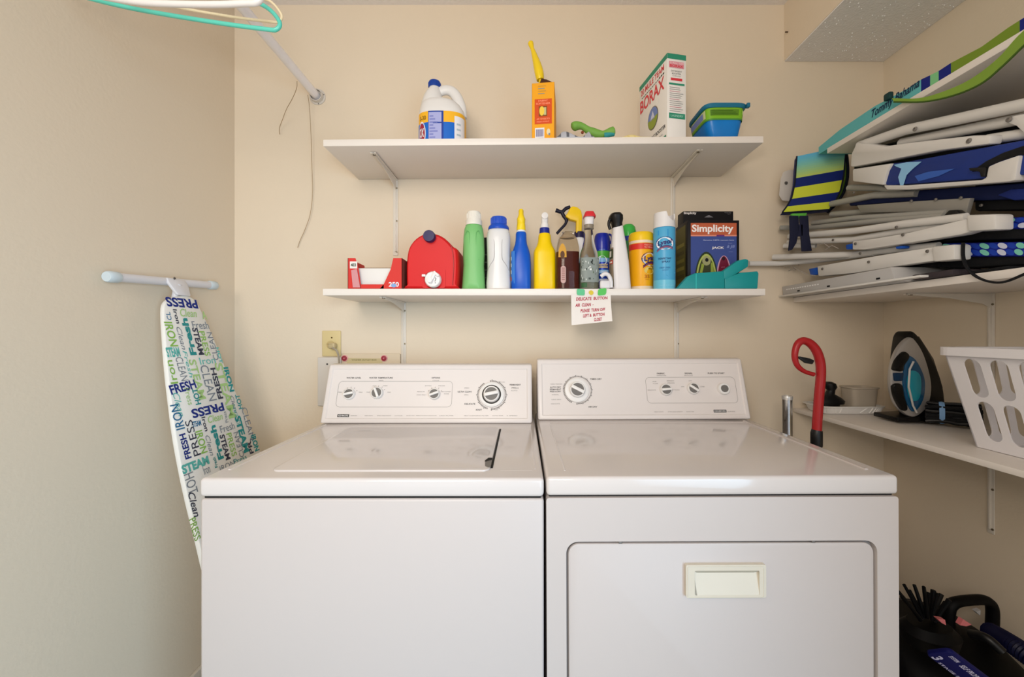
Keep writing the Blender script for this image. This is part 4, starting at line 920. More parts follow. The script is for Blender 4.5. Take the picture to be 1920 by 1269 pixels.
def bagbox(px0, px1, Y, ztop, d, label, small=False):
    x0, x1 = (px0 - CX) * Y / F, (px1 - CX) * Y / F; h = ztop - ZS
    th = thing('vacuum_bag_box', label, 'box', ((x0 + x1) / 2, Y, ZS))
    BKB = M('#0d0b10', .5); b = MB(); b.bx(x0, x1, Y, Y + d, ZS, ztop, BKB, .0008); b.build('carton', th)
    fn = plane((x0, Y, ZS), (1, 0, 0), (0, 0, 1), .0006); f2 = plane((x0, Y, ZS), (1, 0, 0), (0, 0, 1), .0011); f3 = plane((x0, Y, ZS), (1, 0, 0), (0, 0, 1), .0016); f4 = plane((x0, Y, ZS), (1, 0, 0), (0, 0, 1), .0021)
    w = x1 - x0; p = MB(); WH = M('#efe8e6', .5)
    if small:
        p.text('Simplicity', fn, .024, h - .0075, WH, w=.045, h=.011, bold=.03); p.text('Vacuum bags', fn, w - .020, h - .0055, M('#9a989c', .5), w=.024, h=.003); p.text('Type A', fn, w - .016, h - .0105, M('#9a989c', .5), w=.010, h=.003)
        p.decal([(w * .42, h - .022), (w * .60, h - .022), (w * .52, h - .014), (w * .50, h - .014)], fn, M('#77757a', .5))
    else:
        X = lambda px: (px - 1275) / (1386 - 1275) * 0 + (px - px0) * Y / F
        Z = lambda py: EZ + (CY - py) * Y / F - ZS
        l, r = X(1295), X(1381)
        p.decal([(l, .001), (r, .001), (r, Z(441)), (l, Z(441))], fn, M('#3b4c8e', .5)); p.decal([(l, Z(441)), (r, Z(441)), (r, Z(418)), (l, Z(418))], fn, M('#b85c3c', .5))
        p.decal([(l, Z(443)), (r, Z(443)), (r, Z(440.5)), (l, Z(440.5))], f2, M('#d98c78', .5)); p.decal([(X(1343), Z(443)), (X(1358), Z(443)), (X(1358), Z(440.5)), (X(1343), Z(440.5))], f3, M('#6b2f74', .5))
        p.text('Simplicity', f2, (X(1297) + X(1375)) / 2, Z(430), WH, w=X(1375) - X(1297), h=Z(420) - Z(438), bold=.03)
        p.text('Genuine HEPA vacuum bags', f2, X(1347), Z(450.5), M('#b9c0e0', .5), w=X(1376) - X(1318), h=.0045, bold=.02); p.text('for use in', f2, X(1369), Z(456), M('#8f9acb', .5), w=.012, h=.003)
        p.text('JACK', f2, X(1346), Z(465), WH, w=X(1358) - X(1335), h=.009, bold=.03); p.text('& Jill', f2, X(1370), Z(463), M('#93a2d8', .5), w=X(1377) - X(1362), h=.012, shear=.3)
        p.text('canisters', f2, X(1370), Z(472), M('#7f8cc4', .5), w=.014, h=.003)
        gy = lambda cx_, rx_, ry_, bot, f_, m_: p.decal([(X(a), Z(b_)) for a, b_ in [(cx_ - rx_, bot)] + [(cx_ + rx_ * math.cos(R(180 - 180 * i / 16)), bot - (bot - ry_) * math.sin(R(180 * i / 16))) for i in range(17)] + [(cx_ + rx_, bot)]], f_, m_)
        gy(1324, 22, 472, 530, fn if 0 else f2, M('#26331f', .5)); gy(1324, 19.5, 476, 530, f3, M('#a9b45c', .5)); gy(1324, 16.5, 480, 530, f4, M('#34391d', .5))
        f5 = plane((x0, Y, ZS), (1, 0, 0), (0, 0, 1), .0026); f6 = plane((x0, Y, ZS), (1, 0, 0), (0, 0, 1), .0031)
        p.decal([(X(a), Z(b_)) for a, b_ in ell(1324, 489, 8, -9, 20)][::-1], f5, M('#9a9a6c', .5)); p.decal([(X(a), Z(b_)) for a, b_ in ell(1324.5, 487.5, 3.2, -3.6, 16)][::-1], f6, BKB)
        p.decal([(X(1311), Z(512)), (X(1316), Z(512)), (X(1320), Z(496)), (X(1315), Z(494))], f5, M('#8b9a3a', .5)); p.decal([(X(1332), Z(512)), (X(1338), Z(512)), (X(1336), Z(490)), (X(1332), Z(494))], f5, M('#8b9a3a', .5))
        gy(1357, 15, 479, 530, f2, M('#c79ab0', .5)); gy(1357, 12, 480, 530, f3, M('#6d1232', .5)); p.decal([(X(a), Z(b_)) for a, b_ in ell(1356, 485, 3, -3.4, 14)][::-1], f4, M('#2a0a18', .5)); p.text('Jill', f4, X(1355), Z(501), M('#c98fa6', .5), w=.011, h=.003)
        p.build('printing', th); p = MB()
        fs = plane((x0, Y + d, ZS), (0, -1, 0), (0, 0, 1), .0006); fs2 = plane((x0, Y + d, ZS), (0, -1, 0), (0, 0, 1), .0011)
        p.decal([(.004, .004), (d - .014, .004), (d - .014, h - .010), (.004, h - .012)], fs, M('#5d5620', .5)); 
        for k in range(6): p.decal([(.010, .02 + k * .026), (d - .024, .02 + k * .026), (d - .024, .032 + k * .026), (.010, .032 + k * .026)], fs2, M(('#7d7530', '#4c461a', '#8a8038')[k % 3], .5))
        p.decal([(d - .010, .004), (d - .001, .004), (d - .001, h - .004), (d - .010, h - .004)], fs, BKB)
    p.build('side_print' if not small else 'printing', th)
bagbox(1281, 1375, 1.44, EZ + (CY - 396) * 1.44 / F, .05, 'thin black box with white lettering, behind the purple and blue box', True)
bagbox(1289, 1386, 1.315, EZ + (CY - 413) * 1.315 / F, .10, 'black-edged box with purple-blue front and orange title band on lower shelf')

def dustpan():
    t = mat('teal_plastic', '#0c8d90', .4, var=.05)
    th = thing('dustpan', 'teal plastic tray with raised slanted handle, right end of lower shelf', 'dustpan', tuple(P(1345, 541, 1.275)))
    Y = 1.258
    b = MB(); b.solid([P(1270, 541, Y), P(1290, 518, Y), P(1303, 512, Y), P(1355, 508, Y), P(1359, 509, Y), P(1359, 541, Y)], (0, .024, 0), t, .003); 
    b.solid([P(1359, 541, Y), P(1359, 522, Y), P(1388, 511, Y), P(1421, 508, Y), P(1423, 513, Y), P(1421, 541, Y)], (0, .032, 0), t, .003)
    b.bx(P(1285, 541, Y).x, P(1421, 541, Y).x, Y + .02, Y + .044, ZS, ZS + .004, t, .001)
    b.solid([P(1304, 541, Y), P(1304, 513, Y), P(1306, 513, Y), P(1306, 541, Y)], (0, -.0015, 0), M('#35b3b2', .35)); b.build('pan', th)
    h = MB(); h.solid([P(1356, 522, Y), P(1357, 507, Y), P(1384, 488, Y), P(1398, 485, Y), P(1404, 487, Y), P(1403, 500, Y), P(1380, 514, Y), P(1364, 524, Y)], (0, .022, 0), t, .003); h.build('handle', th)
dustpan()

# paper note taped to the shelf edge
def note():
    th = thing('paper_note', 'white paper note with red handwriting taped to the edge of the lower shelf', 'note', tuple(P(1108, 575, 1.25)))
    pm = M('#e9e2dc', .7); n = 14; vs = []; y0 = 1.2525
    tl, tr, br, bl = P(1071, 551, y0), P(1145, 549, y0), P(1147.5, 602, y0), P(1072, 609.5, y0)
    def at(a, b, off=0.):
        p = (tl * (1 - a) + tr * a) * (1 - b) + (bl * (1 - a) + br * a) * b
        curl = .012 * max(0, a - .55) ** 2 * max(0, b - .3) * 4
        return p + V((0, .004 * math.sin(b * 2.2) + curl * (-1.2) - off, 0))
    for s_ in (0, -.0006):
        vs += [at(i / n, j / n, s_) for j in range(n + 1) for i in range(n + 1)]
    fc = [(j * (n + 1) + i, (j + 1) * (n + 1) + i, (j + 1) * (n + 1) + i + 1, j * (n + 1) + i + 1) for j in range(n) for i in range(n)]
    b = MB(); N = (n + 1) ** 2; b.raw(vs, fc + [tuple(N + i for i in f[::-1]) for f in fc], pm, True)
    W_, H_ = (tr - tl).length, (tl - bl).length
    fn = lambda x, y: at(x, 1 - y, .0007); rd = M('#b0213f', .6)
    def tx(s, px, py, w): 
        k = MB
        b.text(s, lambda a, c: fn(px + a / W_, 1 - (py - c / H_)), 0, 0, rd, w=w * W_, h=.0105, bold=.03, shear=.15)
    tx('DELICATE  BUTTON', .52, .17, .80); tx('AIR  CLEAN  -', .33, .37, .46); tx('PLEASE  TURN OFF', .54, .56, .62); tx('LEFT &  BUTTON', .56, .73, .54); tx('CLOSET', .66, .89, .20)
    b.build('paper', th)
    for px, py, c_, sz in ((1089, 547.5, '#5fbf8b', .020), (1108.5, 548.5, '#d8c23c', .0145), (1129, 547, '#57bf5a', .021)):
        p = P(px, py, 1.2505); b = MB(); b.prism(rrect(-sz * .62, -sz * .5, sz * .62, sz * .5, sz * .25, 3) if c_ != '#d8c23c' else ell(0, 0, sz * .5, sz * .5, 16), .0006, M(c_, .5), p, (1, 0, .12 if px > 1110 else -.05), (.10 if px > 1110 else 0, 0, 1)); b.build('tape' if c_ != '#d8c23c' else 'sticker', th)
note()
# ------------------------------------------------------------------ back wall fittings
def outlet():
    th = thing('wall_outlet', 'ivory wall outlet plate above the left corner of the washing machine', 'outlet', tuple(P(620, 643, YB)))
    IV = M('#d8c490', .4); x0, x1 = P(605, 0, YB).x, P(640, 0, YB).x; z1, z0 = P(0, 620, YB).z, P(0, 668, YB).z
    b = MB(); b.bx(x0, x1, YB - .006, YB - .0002, z0, z1, IV, .003, 3); b.build('plate', th)
    s = MB(); s.lathe([(.003, 0), (.0025, .0012), (0, .0014)], M('#5b4a22', .4, metal=.6), P(622, 633, YB - .006), 12, Matrix.Rotation(R(90), 4, 'X')); s.build('screw', th)
    f = MB()
    for dz in (0,): f.lathe([(.015, 0), (.0148, .002), (0, .0022)], M('#cdb883', .4), P(620, 646, YB - .006), 24, Matrix.Rotation(R(90), 4, 'X'))
    f.build('socket', th)
    t = thing('power_plug', 'ivory plug with grey cord in the wall outlet behind the washer', 'plug', tuple(P(622, 650, YB - .012)))
    p = MB(); p.box(P(623, 648, YB - .022), (.026, .024, .022), M('#c9b68c', .4), .006, 3)
    for k in range(3): p.box(P(618 + k, 645 + k * 3.5, YB - .0345), (.022, .0015, .0015), M('#8f7c55', .5))
    p.build('plug_body', t)
    MB().tube(catmull([P(624, 652, YB - .034), P(630, 656, YB - .045), P(634, 664, YB - .042), P(635.5, 674, YB - .035), P(636, 690, YB - .03)], 6), .0035, M('#a89d8c', .5), 8).build('cord', t)
outlet()
def valvebox():
    th = thing('washer_supply_box', 'white plastic supply box low on the wall behind the washer, left corner', 'box', tuple(P(650, 690, YB)))
    W = M('#d8d2cb', .45); YL = M('#cdbf95', .6)
    b = MB(); b.bx(P(598, 0, YB).x, P(642, 0, YB).x, YB - .012, YB - .0002, P(0, 760, YB).z, P(0, 669.5, YB).z, W, .003); b.build('cover_plate', th)
    b = MB(); b.bx(P(642, 0, YB).x, P(752, 0, YB).x, YB - .010, YB - .0002, P(0, 720, YB).z, P(0, 663, YB).z, M('#ddcdb4', .7), .003); b.build('box_frame', th)
    b = MB(); b.lathe([(.003, 0), (.003, .001), (0, .001)], BLACK, P(613.5, 682.5, YB - .0125), 14, Matrix.Rotation(R(90), 4, 'X')); b.build('screw', th)
    fn = plane(P(650, 682, YB - .0105), (1, 0, 0), (0, 0, 1)); b = MB()
    b.decal([(0, 0), (.135, -.004), (.135, .020), (0, .022)], fn, YL); b.text('WASHER OUTLET BOX', plane(P(650, 682, YB - .0105), (1, 0, 0), (0, 0, 1), .0012), .066, .015, M('#8a8055', .6), w=.095, h=.005, bold=.02); b.build('yellow_label', th)
    for px in (646.5, 720.5):
        b = MB(); mx = Matrix.Rotation(R(90), 4, 'X'); c = P(px, 671.5, YB - .0105)
        b.lathe([(.0125, 0), (.0125, .002), (.0100, .003)], M('#e3a6a6', .4), c, 24, mx); b.lathe([(.0098, .001), (.0095, .006), (.003, .0075), (0, .0075)], M('#9b2f3e', .4), c, 24, mx); b.lathe([(.003, .0075), (.0025, .0085), (0, .0085)], M('#c77a84', .4), c, 12, mx); b.build('valve_knob', th)
valvebox()

# ------------------------------------------------------------------ closet rod, strings, hangers
RODX = -.775
def rod():
    th = thing('closet_rod', 'white painted closet rod running along the left, into a cup on the back wall', 'closet rod', (RODX, .6, 2.11))
    rm = mat('rod_paint', '#f4f0f2', .35, var=.03, vscale=40)
    MB().tube([(RODX, -.6, 2.136), (RODX, 1.526, 2.097)], .0148, rm, 20).build('pole', th)
    c = MB(); mx = Matrix.Rotation(R(90), 4, 'X'); c.lathe([(.030, 0), (.030, .003), (.024, .004), (.023, .018), (.0205, .018), (.0205, .004), (0, .004)], M('#cfc8bf', .4), (RODX + .002, YB, 2.096), 28, mx); c.build('wall_cup', th)
    for dx, dz in ((.024, .008), (-.020, .016), (.004, -.026)): MB().lathe([(.0028, 0), (0, .002)], M('#4d4436', .5), (RODX + .002 + dx, YB - .003, 2.096 + dz), 10, mx).build('screw', th)
rod()
sm = M('#a58f72', .8)
o = MB().tube(catmull([P(557, 152, 1.40), P(556, 166, 1.41), P(548, 185, 1.44), P(537, 205, 1.47), P(529, 226, 1.50), P(524, 240, 1.515), P(524.5, 252, 1.522)], 6), .0011, sm, 6).build('string', loc=tuple(P(557, 152, 1.40)))
tag(o, 'short thin wire dangling from the closet rod, curving down to the left', 'string')
o = MB().tube(catmull([P(577, 178, 1.50), P(580, 200, 1.50), P(583, 250, 1.51), P(585, 320, 1.515), P(586, 360, 1.52), P(582, 400, 1.52), P(572, 430, 1.522), P(563, 450, 1.524), P(558, 464, 1.524)], 6), .0011, sm, 6).build('string', loc=tuple(P(577, 178, 1.50)))
tag(o, 'long thin string hanging from the rod end down the back wall', 'string')

def hanger(label, mtl, Y, L, Rr, ry, r, top, cap=.018):
    """L, Rr: lower left and right corners; top: where the hook meets the shoulders"""
    t = thing('clothes_hanger', label, 'hanger', (RODX, Y, 2.12), group='hangers on the closet rod')
    L, Rr, top = V(L), V(Rr), V(top)
    d = (Rr - L).normalized(); up = V((0, 0, 1)); b = MB()
    mid = (L + Rr) / 2 - V((0, 0, .012))
    path = [top, top + (Rr - top) * .5 + up * .012, Rr + up * .045 - d * .030, Rr + up * .016 + d * .004, Rr - up * .004 - d * .002, Rr - d * .03 - up * .008, mid + (Rr - L) * .18, mid - (Rr - L) * .18, L + d * .03 - up * .004, L - d * .0 + up * .004, L + up * .022 - d * .002, L + up * .05 + d * .028, top + (L - top) * .5 + up * .012]
    b.tube(catmull(path, 7, True), r, mtl, 12, closed=True)
    b.build('frame', t)
    rz = 2.136 - .0392 * (Y + .6) / 2.126; q = .0165 + r
    hk = [top, V((RODX + .003, Y, rz - .042)), V((RODX + .016, Y, rz - .030))] + [V((RODX + q * math.cos(R(a)), Y, rz + q * math.sin(R(a)))) for a in (-25, 10, 45, 80, 115, 150, 185)]
    MB().tube(catmull(hk, 6), r * .95, mtl, 10).build('hook', t)
AQ = mat('aqua_hanger', '#5fd3c0', .3, coat=.3); CR = mat('cream_hanger', '#ecdcb8', .3, coat=.2); WH = mat('white_hanger', '#ece6e2', .3, coat=.2)
hanger('aqua plastic hanger on the closet rod, lowest of the hangers, top left corner', AQ, .90, P(130, -14, .90), P(520, 52, .92), 0, .0047, (RODX, .90, 2.025))
hanger('cream plastic hanger behind the aqua one on the closet rod', CR, .985, P(240, -12, .97), P(524, 38, .99), 0, .0032, (RODX, .985, 2.035))
hanger('white plastic hanger at the very top left, in front of the aqua one', WH, .82, P(180, -8, .82), P(485, 0, .82), 0, .0062, (RODX, .82, 2.035))

# ------------------------------------------------------------------ ironing board leaning on the left wall
def board():
    th = thing('ironing_board', 'folded ironing board with word-printed cover leaning upside down on the left wall', 'ironing board', (-.85, 1.23, 0))
    o = V((-1.030, 1.22, 1.302)); u = V((0, 1, 0)); v = V((-.27, 0, 1)).normalized(); n = u.cross(v)
    Wc = mat('board_cover', '#eae8e2', .85, var=.02, bump=.2, bscale=400)
    def uv(px, py):
        d = onplane(px, py, o, n) - o; return d.dot(u), d.dot(v)
    right = [(352, 553), (366, 562), (374, 574), (392, 612), (410, 655), (428, 700), (446, 742), (463, 782), (483, 832)]
    left = [(345, 553), (322, 558), (311, 566), (308, 585), (311, 640), (316, 700), (323, 760), (331, 820), (342, 880), (355, 940), (371, 1004)]
    rp = [uv(*p) for p in right]; lp = [uv(*p) for p in left]
    end = -1.32; rp += [(rp[-1][0] + .016, -.60), (rp[-1][0] + .020, -.9), (rp[-1][0] + .016, end + .02), (rp[-1][0] - .02, end)]
    lp += [(lp[-1][0] - .004, lp[-1][1] - .15), (lp[-1][0] - .004, end + .02), (lp[-1][0] + .03, end)]
    out = catmull([(a, b, 0) for a, b in rp + lp[::-1]], 3, True)
    pts = [(p.x, p.y) for p in out]
    b = MB(); b.prism(pts, .015, Wc, o, u, v, bev=.005, seg=2)
    fn = plane(o, u, v, .0008)
    C = {'n': '#1f2f80', 'd': '#3b3d4e', 'g': '#8fbf5a', 'l': '#a9cc84', 't': '#2c8f8f', 'a': '#5fb9b0', 'y': '#7f8791', 'b': '#2b6f9a', 'k': '#1f4f5a'}
    def W(s, cx, cy, w, h, rot, c, bold=0.0, shear=0.0):
        c3 = M(C[c], .8); px, py = 180 + cx / 2.441, 490 + cy / 2.441; w, h = w / 2.441, h / 2.441
        a0, b0 = uv(px, py); L_ = uv(px - w / 2, py); R_ = uv(px + w / 2, py); T_ = uv(px, py - h / 2); B_ = uv(px, py + h / 2)
        ww = V((R_[0] - L_[0], R_[1] - L_[1])).length; hh = V((T_[0] - B_[0], T_[1] - B_[1])).length
        if rot in (90, -90): b.text(s, fn, a0, b0, c3, w=hh, h=ww, rot=rot, bold=bold, shear=shear)
        else: b.text(s, fn, a0, b0, c3, w=ww, h=hh, rot=rot, bold=bold, shear=shear)
    for a in (('PRESS', 394, 190, 140, 40, 180, 'n', .03), ('Iron', 368, 252, 18, 62, -90, 'd', .02), ('Clean', 422, 236, 74, 34, 0, 'l', .01, .3), ('CL', 332, 250, 20, 36, 90, 'b', .01), ('A', 494, 246, 20, 34, 0, 'l', .02), ('IRON', 343, 333, 38, 108, -90, 'g', .02), ('Fresh', 478, 292, 74, 32, 0, 'y'), ('Fresh', 424, 344, 30, 162, 90, 't', .04),
              ('STEAM', 467, 366, 26, 118, -90, 'd', .03), ('Clean', 390, 352, 22, 100, -90, 'y', 0, .3), ('PRESS', 497, 376, 26, 108, -90, 'g', .01), ('CLEAN', 534, 388, 24, 122, 90, 'y'), ('STEAM', 352, 415, 62, 44, 0, 'a', .04), ('Iron', 345, 506, 34, 106, 90, 'g', .01), ('CLEAN', 392, 492, 34, 106, -90, 'y'),
              ('Fresh', 420, 470, 18, 120, -90, 'a', .0, .2), ('Iron', 510, 454, 72, 30, 0, 'a'), ('STEAM', 463, 540, 34, 180, -90, 'l', .02), ('CLEAN', 514, 556, 38, 160, -90, 'y'), ('FRESH', 552, 558, 24, 140, 90, 'd', .03), ('FRESH', 398, 574, 124, 42, 5, 'n', .03), ('STEAM', 592, 590, 36, 250, -90, 'l', .02), ('HOT', 564, 430, 14, 70, -90, 'a', .03), ('IRON', 608, 540, 22, 110, -90, 't', .04),
              ('Clean', 378, 655, 30, 110, -90, 'a', 0, .3), ('Press', 424, 618, 26, 76, -90, 'l'), ('HOT', 459, 618, 26, 74, 90, 't', .03), ('PRESS', 514, 680, 152, 40, 180, 'n', .03), ('IRON', 372, 712, 42, 116, 90, 'b', .01), ('Iron', 498, 744, 18, 66, -90, 'd', .02), ('Clean', 545, 716, 70, 32, 0, 'l', .01, .3), ('Press', 593, 712, 14, 50, 90, 'y'), ('Fresh', 601, 760, 68, 32, 0, 'y'),
              ('PRESS', 443, 808, 34, 166, 90, 'd'), ('STEAM', 460, 742, 40, 26, 0, 'b', .03), ('FRESH', 408, 846, 30, 118, 90, 'n', .03), ('IRON', 482, 826, 32, 106, -90, 'g', .02), ('Clean', 520, 842, 20, 96, -90, 'y', 0, .3), ('Fresh', 552, 828, 28, 160, 90, 't', .04), ('STEAM', 590, 850, 24, 118, -90, 'd', .03), ('PRESS', 620, 838, 24, 108, -90, 'g', .01), ('CLEAN', 654, 838, 22, 118, 90, 'y'),
              ('STEAM', 668, 790, 28, 170, -90, 't', .04), ('CLEAN', 696, 742, 24, 150, -90, 'y'), ('Clean', 630, 654, 16, 80, -90, 'y', 0, .3), ('HOT', 654, 642, 20, 66, 90, 't', .02), ('STEAM', 456, 930, 128, 42, 0, 'a', .05), ('PR', 706, 850, 18, 60, 90, 'd', .02), ('IRON', 728, 830, 22, 76, -90, 't', .04), ('HOT', 434, 1016, 44, 100, -90, 'y'), ('Iron', 505, 952, 30, 40, 0, 'y'),
              ('Clean', 448, 1112, 30, 120, -90, 'd', .01, .3), ('Fresh', 545, 920, 14, 50, 90, 't', .02), ('PRESS', 452, 1225, 30, 110, -90, 'g', .01), ('Press', 660, 905, 60, 24, 0, 't'), ('IRON', 600, 935, 70, 26, 0, 'y'), ('CLEAN', 640, 700, 14, 90, 90, 'a')):
        W(*a)
    bd = b.build('cover', th)
    # T-shaped foot of the folded legs, showing above the nose
    al = mat('board_leg_paint', '#d9d8dc', .35)
    f = MB(); p0, p1 = Q(208, 519, XL + .024), Q(399, 535, XL + .024)
    f.tube([p0, p1], .0122, al, 18); ft = f.build('foot_bar', th)
    for p, q in ((p0, p1), (p1, p0)):
        d = (q - p).normalized(); MB().tube([p - d * .012, p - d * .008, p + d * .016, p + d * .020], [.0125, .0150, .0150, .0128], M('#c9d6dc', .35), 18).build('end_cap', ft)
    s = MB(); m_ = Q(326, 530, XL + .026); s.solid([m_ + V((.010, -.034, .012)), m_ + V((.010, .030, .012)), m_ + V((.018, .034, -.006)), m_ + V((.036, .022, -.040)), m_ + V((.036, -.024, -.040)), m_ + V((.018, -.036, -.004))], (-.012, 0, 0), al, .004)
    s.tube([m_ + V((.012, 0, -.005)), o + v * -.05 - n * .045, o + v * -.8 - n * .05], .010, al, 12); s.build('leg', th)
    MB().lathe([(.004, 0), (.003, .002), (0, .0025)], M('#55504a', .4), m_ + V((.012, -.012, .012)), 10, Matrix.Rotation(R(90), 4, 'Y')).build('rivet', th)
board()

# ------------------------------------------------------------------ items on the lowest right shelf
SZ = .9185
def iron():
    c = V((1.215, 1.300, SZ)); th = thing('steam_iron', 'black, silver and blue steam iron standing on its heel on the lowest shelf', 'iron', tuple(c))
    BK_ = mat('iron_black', '#060607', .3, spec=.4); SL = mat('iron_silver', '#b3b0ae', .28, metal=.55); BL = mat('iron_blue_tank', '#0f4a70', .08, coat=.6); TE = M('#1f8fa3', .15, coat=.5)
    Y = 1.285
    def pl(pts, y0, t, m, bev=.004):
        b = MB(); b.solid([P(a, b_, Y) + V((0, y0, 0)) for a, b_ in pts], (0, t, 0), m, bev); return b
    hull = [(p.x, p.y) for p in catmull([(1697, 621, 0), (1706, 626, 0), (1722, 646, 0), (1740, 680, 0), (1752, 712, 0), (1758, 745, 0), (1757, 784, 0), (1715, 787, 0), (1700, 775, 0), (1692, 755, 0), (1686, 730, 0), (1684, 700, 0), (1684, 670, 0), (1687, 646, 0), (1690, 630, 0)], 4, True)]
    silver = [(p.x, p.y) for p in catmull([(1690, 632, 0), (1702, 640, 0), (1716, 664, 0), (1727, 700, 0), (1730, 730, 0), (1722, 760, 0), (1700, 778, 0), (1680, 772, 0), (1664, 752, 0), (1656, 725, 0), (1656, 700, 0), (1661, 672, 0), (1673, 648, 0)], 4, True)]
    blue = [(p.x, p.y) for p in catmull([(1684, 668, 0), (1696, 670, 0), (1708, 688, 0), (1716, 712, 0), (1714, 742, 0), (1703, 763, 0), (1692, 768, 0), (1682, 752, 0), (1676, 728, 0), (1675, 700, 0)], 4, True)]
    tank = [(p.x, p.y) for p in catmull([(1686, 694, 0), (1698, 694, 0), (1706, 704, 0), (1707, 728, 0), (1702, 746, 0), (1690, 748, 0), (1683, 736, 0), (1681, 712, 0)], 3, True)]
    hand = [(p.x, p.y) for p in catmull([(1672, 660, 0), (1680, 659, 0), (1686, 668, 0), (1676, 684, 0), (1674, 694, 0), (1659, 693, 0), (1657, 688, 0), (1662, 672, 0)], 3, True)]
    hand2 = [(p.x, p.y) for p in catmull([(1657, 718, 0), (1672, 718, 0), (1676, 738, 0), (1682, 758, 0), (1680, 766, 0), (1672, 764, 0), (1662, 748, 0), (1657, 732, 0)], 3, True)]
    pl(hull, -.024, .056, BK_, .008).build('body', th); pl(silver, -.030, .018, SL, .006).build('side_panel', th); pl(blue, -.034, .012, BL, .005).build('water_window', th)
    pl(tank, -.0365, .008, TE, .003).build('water_level', th); pl(hand, -.037, .014, BK_, .004).build('steam_button', th); pl(hand2, -.037, .014, BK_, .004).build('handle_grip', th)
    pl([(1658, 697), (1676, 697), (1673, 712), (1659, 712)], -.036, .012, M('#142f4c', .2), .003).build('display', th)
    sp = MB(); sp.solid([P(a, b_, Y) + V((0, -.010, 0)) for a, b_ in [(1712, 632), (1718, 630), (1745, 672), (1762, 725), (1764, 780), (1758, 782), (1754, 730), (1738, 682)]], (0, .052, 0), M('#6e6a68', .25, metal=.8), .002); sp.build('soleplate', th)
    pl([(1668, 779), (1758, 774), (1760, 787), (1668, 787)], -.030, .09, BK_, .003).build('heel', th)
    b = MB(); b.tube([P(1690, 676, Y) + V((0, -.040, 0)), P(1683, 690, Y) + V((0, -.040, 0)), P(1681, 722, Y) + V((0, -.040, 0)), P(1689, 756, Y) + V((0, -.040, 0)), P(1696, 769, Y) + V((0, -.040, 0))], .0028, M('#d6d4d2', .25, metal=.4), 8); b.build('trim', th)
    cd = MB(); rn = random.Random(5); A = V((1.262, 1.262, SZ + .0085)); B = V((1.352, 1.185, SZ + .0085)); dd = B - A; nn = V((dd.y, -dd.x, 0)).normalized()
    for k in range(22):
        off = nn * (.008 * (k % 4) - .006); zz = .004 + .0105 * (k // 4)
        cd.tube(catmull([A + dd * t + off + V((0, 0, zz + rn.uniform(-.002, .004) - .004 * abs(t - .5))) for t in (0, .2, .4, .6, .8, 1.0)], 4), .0058, BLKF if k % 3 else BLACK, 8)
    cd.build('power_cord', th)
    rot = Matrix.Rotation(math.atan2(dd.y, dd.x), 4, 'Z') @ Matrix.Rotation(R(90), 4, 'Y') @ Matrix.Diagonal((1.0, .62, 1, 1))
    MB().lathe([(.033, -.006), (.0345, 0), (.033, .006)], M('#7fa8d6', .5), A + dd * .30 + nn * .006 + V((0, 0, .030)), 24, rot).build('cord_tie', th)
iron()

def tray():
    th = thing('plastic_tray', 'shallow white ribbed plastic tray on the lowest shelf, next to the back wall', 'tray', (1.15, 1.45, SZ))
    W = M('#e3e0dc', .4); x0, x1, y0, y1 = 1.045, 1.265, 1.395, 1.505; h = .028; b = MB()
    cx, cy, rx, ry = (x0 + x1) / 2, (y0 + y1) / 2, (x1 - x0) / 2, (y1 - y0) / 2
    b.loft([(SZ + .0005, cx, cy, rx * .88, ry * .84, 6), (SZ + .004, cx, cy, rx * .92, ry * .9, 6), (SZ + h - .004, cx, cy, rx * .99, ry * .98, 6), (SZ + h - .003, cx, cy, rx * 1.06, ry * 1.07, 6), (SZ + h, cx, cy, rx * 1.06, ry * 1.07, 6), (SZ + h, cx, cy, rx * .96, ry * .95, 6), (SZ + .006, cx, cy, rx * .88, ry * .86, 6)], W, 64)
    for k in range(40):
        t = -170 + 8.6 * k * .85
        if -165 < t < 150:
            a, c = sup(SZ + .005, cx, cy, rx * .925, ry * .91, 6, R(t)), sup(SZ + h - .005, cx, cy, rx * 1.0, ry * .99, 6, R(t + 3)); b.tube([a, c], .0022, W, 6)
    b.build('tray_body', th)
    t = thing('shoe_brush', 'black brush with round knob handle standing in the white tray', 'brush', (1.09, 1.44, SZ + .008)); z = SZ + .031
    b = MB(); b.loft([(SZ + .008, 1.098, 1.44, .034, .022, 2.4), (SZ + .0300, 1.098, 1.44, .034, .022, 2.4), (z, 1.098, 1.44, .050, .024, 2.4), (z + .010, 1.098, 1.44, .053, .024, 2.4), (z + .022, 1.098, 1.44, .040, .020, 2.3), (z + .034, 1.100, 1.44, .016, .013, 2.2), (z + .048, 1.105, 1.44, .013, .012, 2), (z + .060, 1.103, 1.44, .021, .018, 2.1), (z + .072, 1.100, 1.44, .019, .017, 2), (z + .078, 1.098, 1.44, .009, .009, 2)], BLACK, 28); b.build('handle', t)
    b = MB(); b.tube(catmull([(1.05, 1.43, z + .024), (1.04, 1.425, z + .036), (1.062, 1.42, z + .040)], 5), .004, BLACK, 8); b.build('loop', t)
    CP = mat('frosted_plastic', '#cbbfae', .35, trans=.35, ior=1.2)
    b = MB(); cx = 1.205; b.loft([(SZ + .008, cx, 1.44, .040, .030, 5), (SZ + .086, cx, 1.44, .047, .035, 5), (SZ + .088, cx, 1.44, .051, .038, 5), (SZ + .092, cx, 1.44, .051, .038, 5), (SZ + .092, cx, 1.44, .045, .033, 5), (SZ + .012, cx, 1.44, .038, .028, 5)], CP, 40)
    o = b.build('plastic_container', loc=(cx, 1.44, SZ + .008)); tag(o, 'small frosted see-through plastic container in the white tray', 'container')
tray()

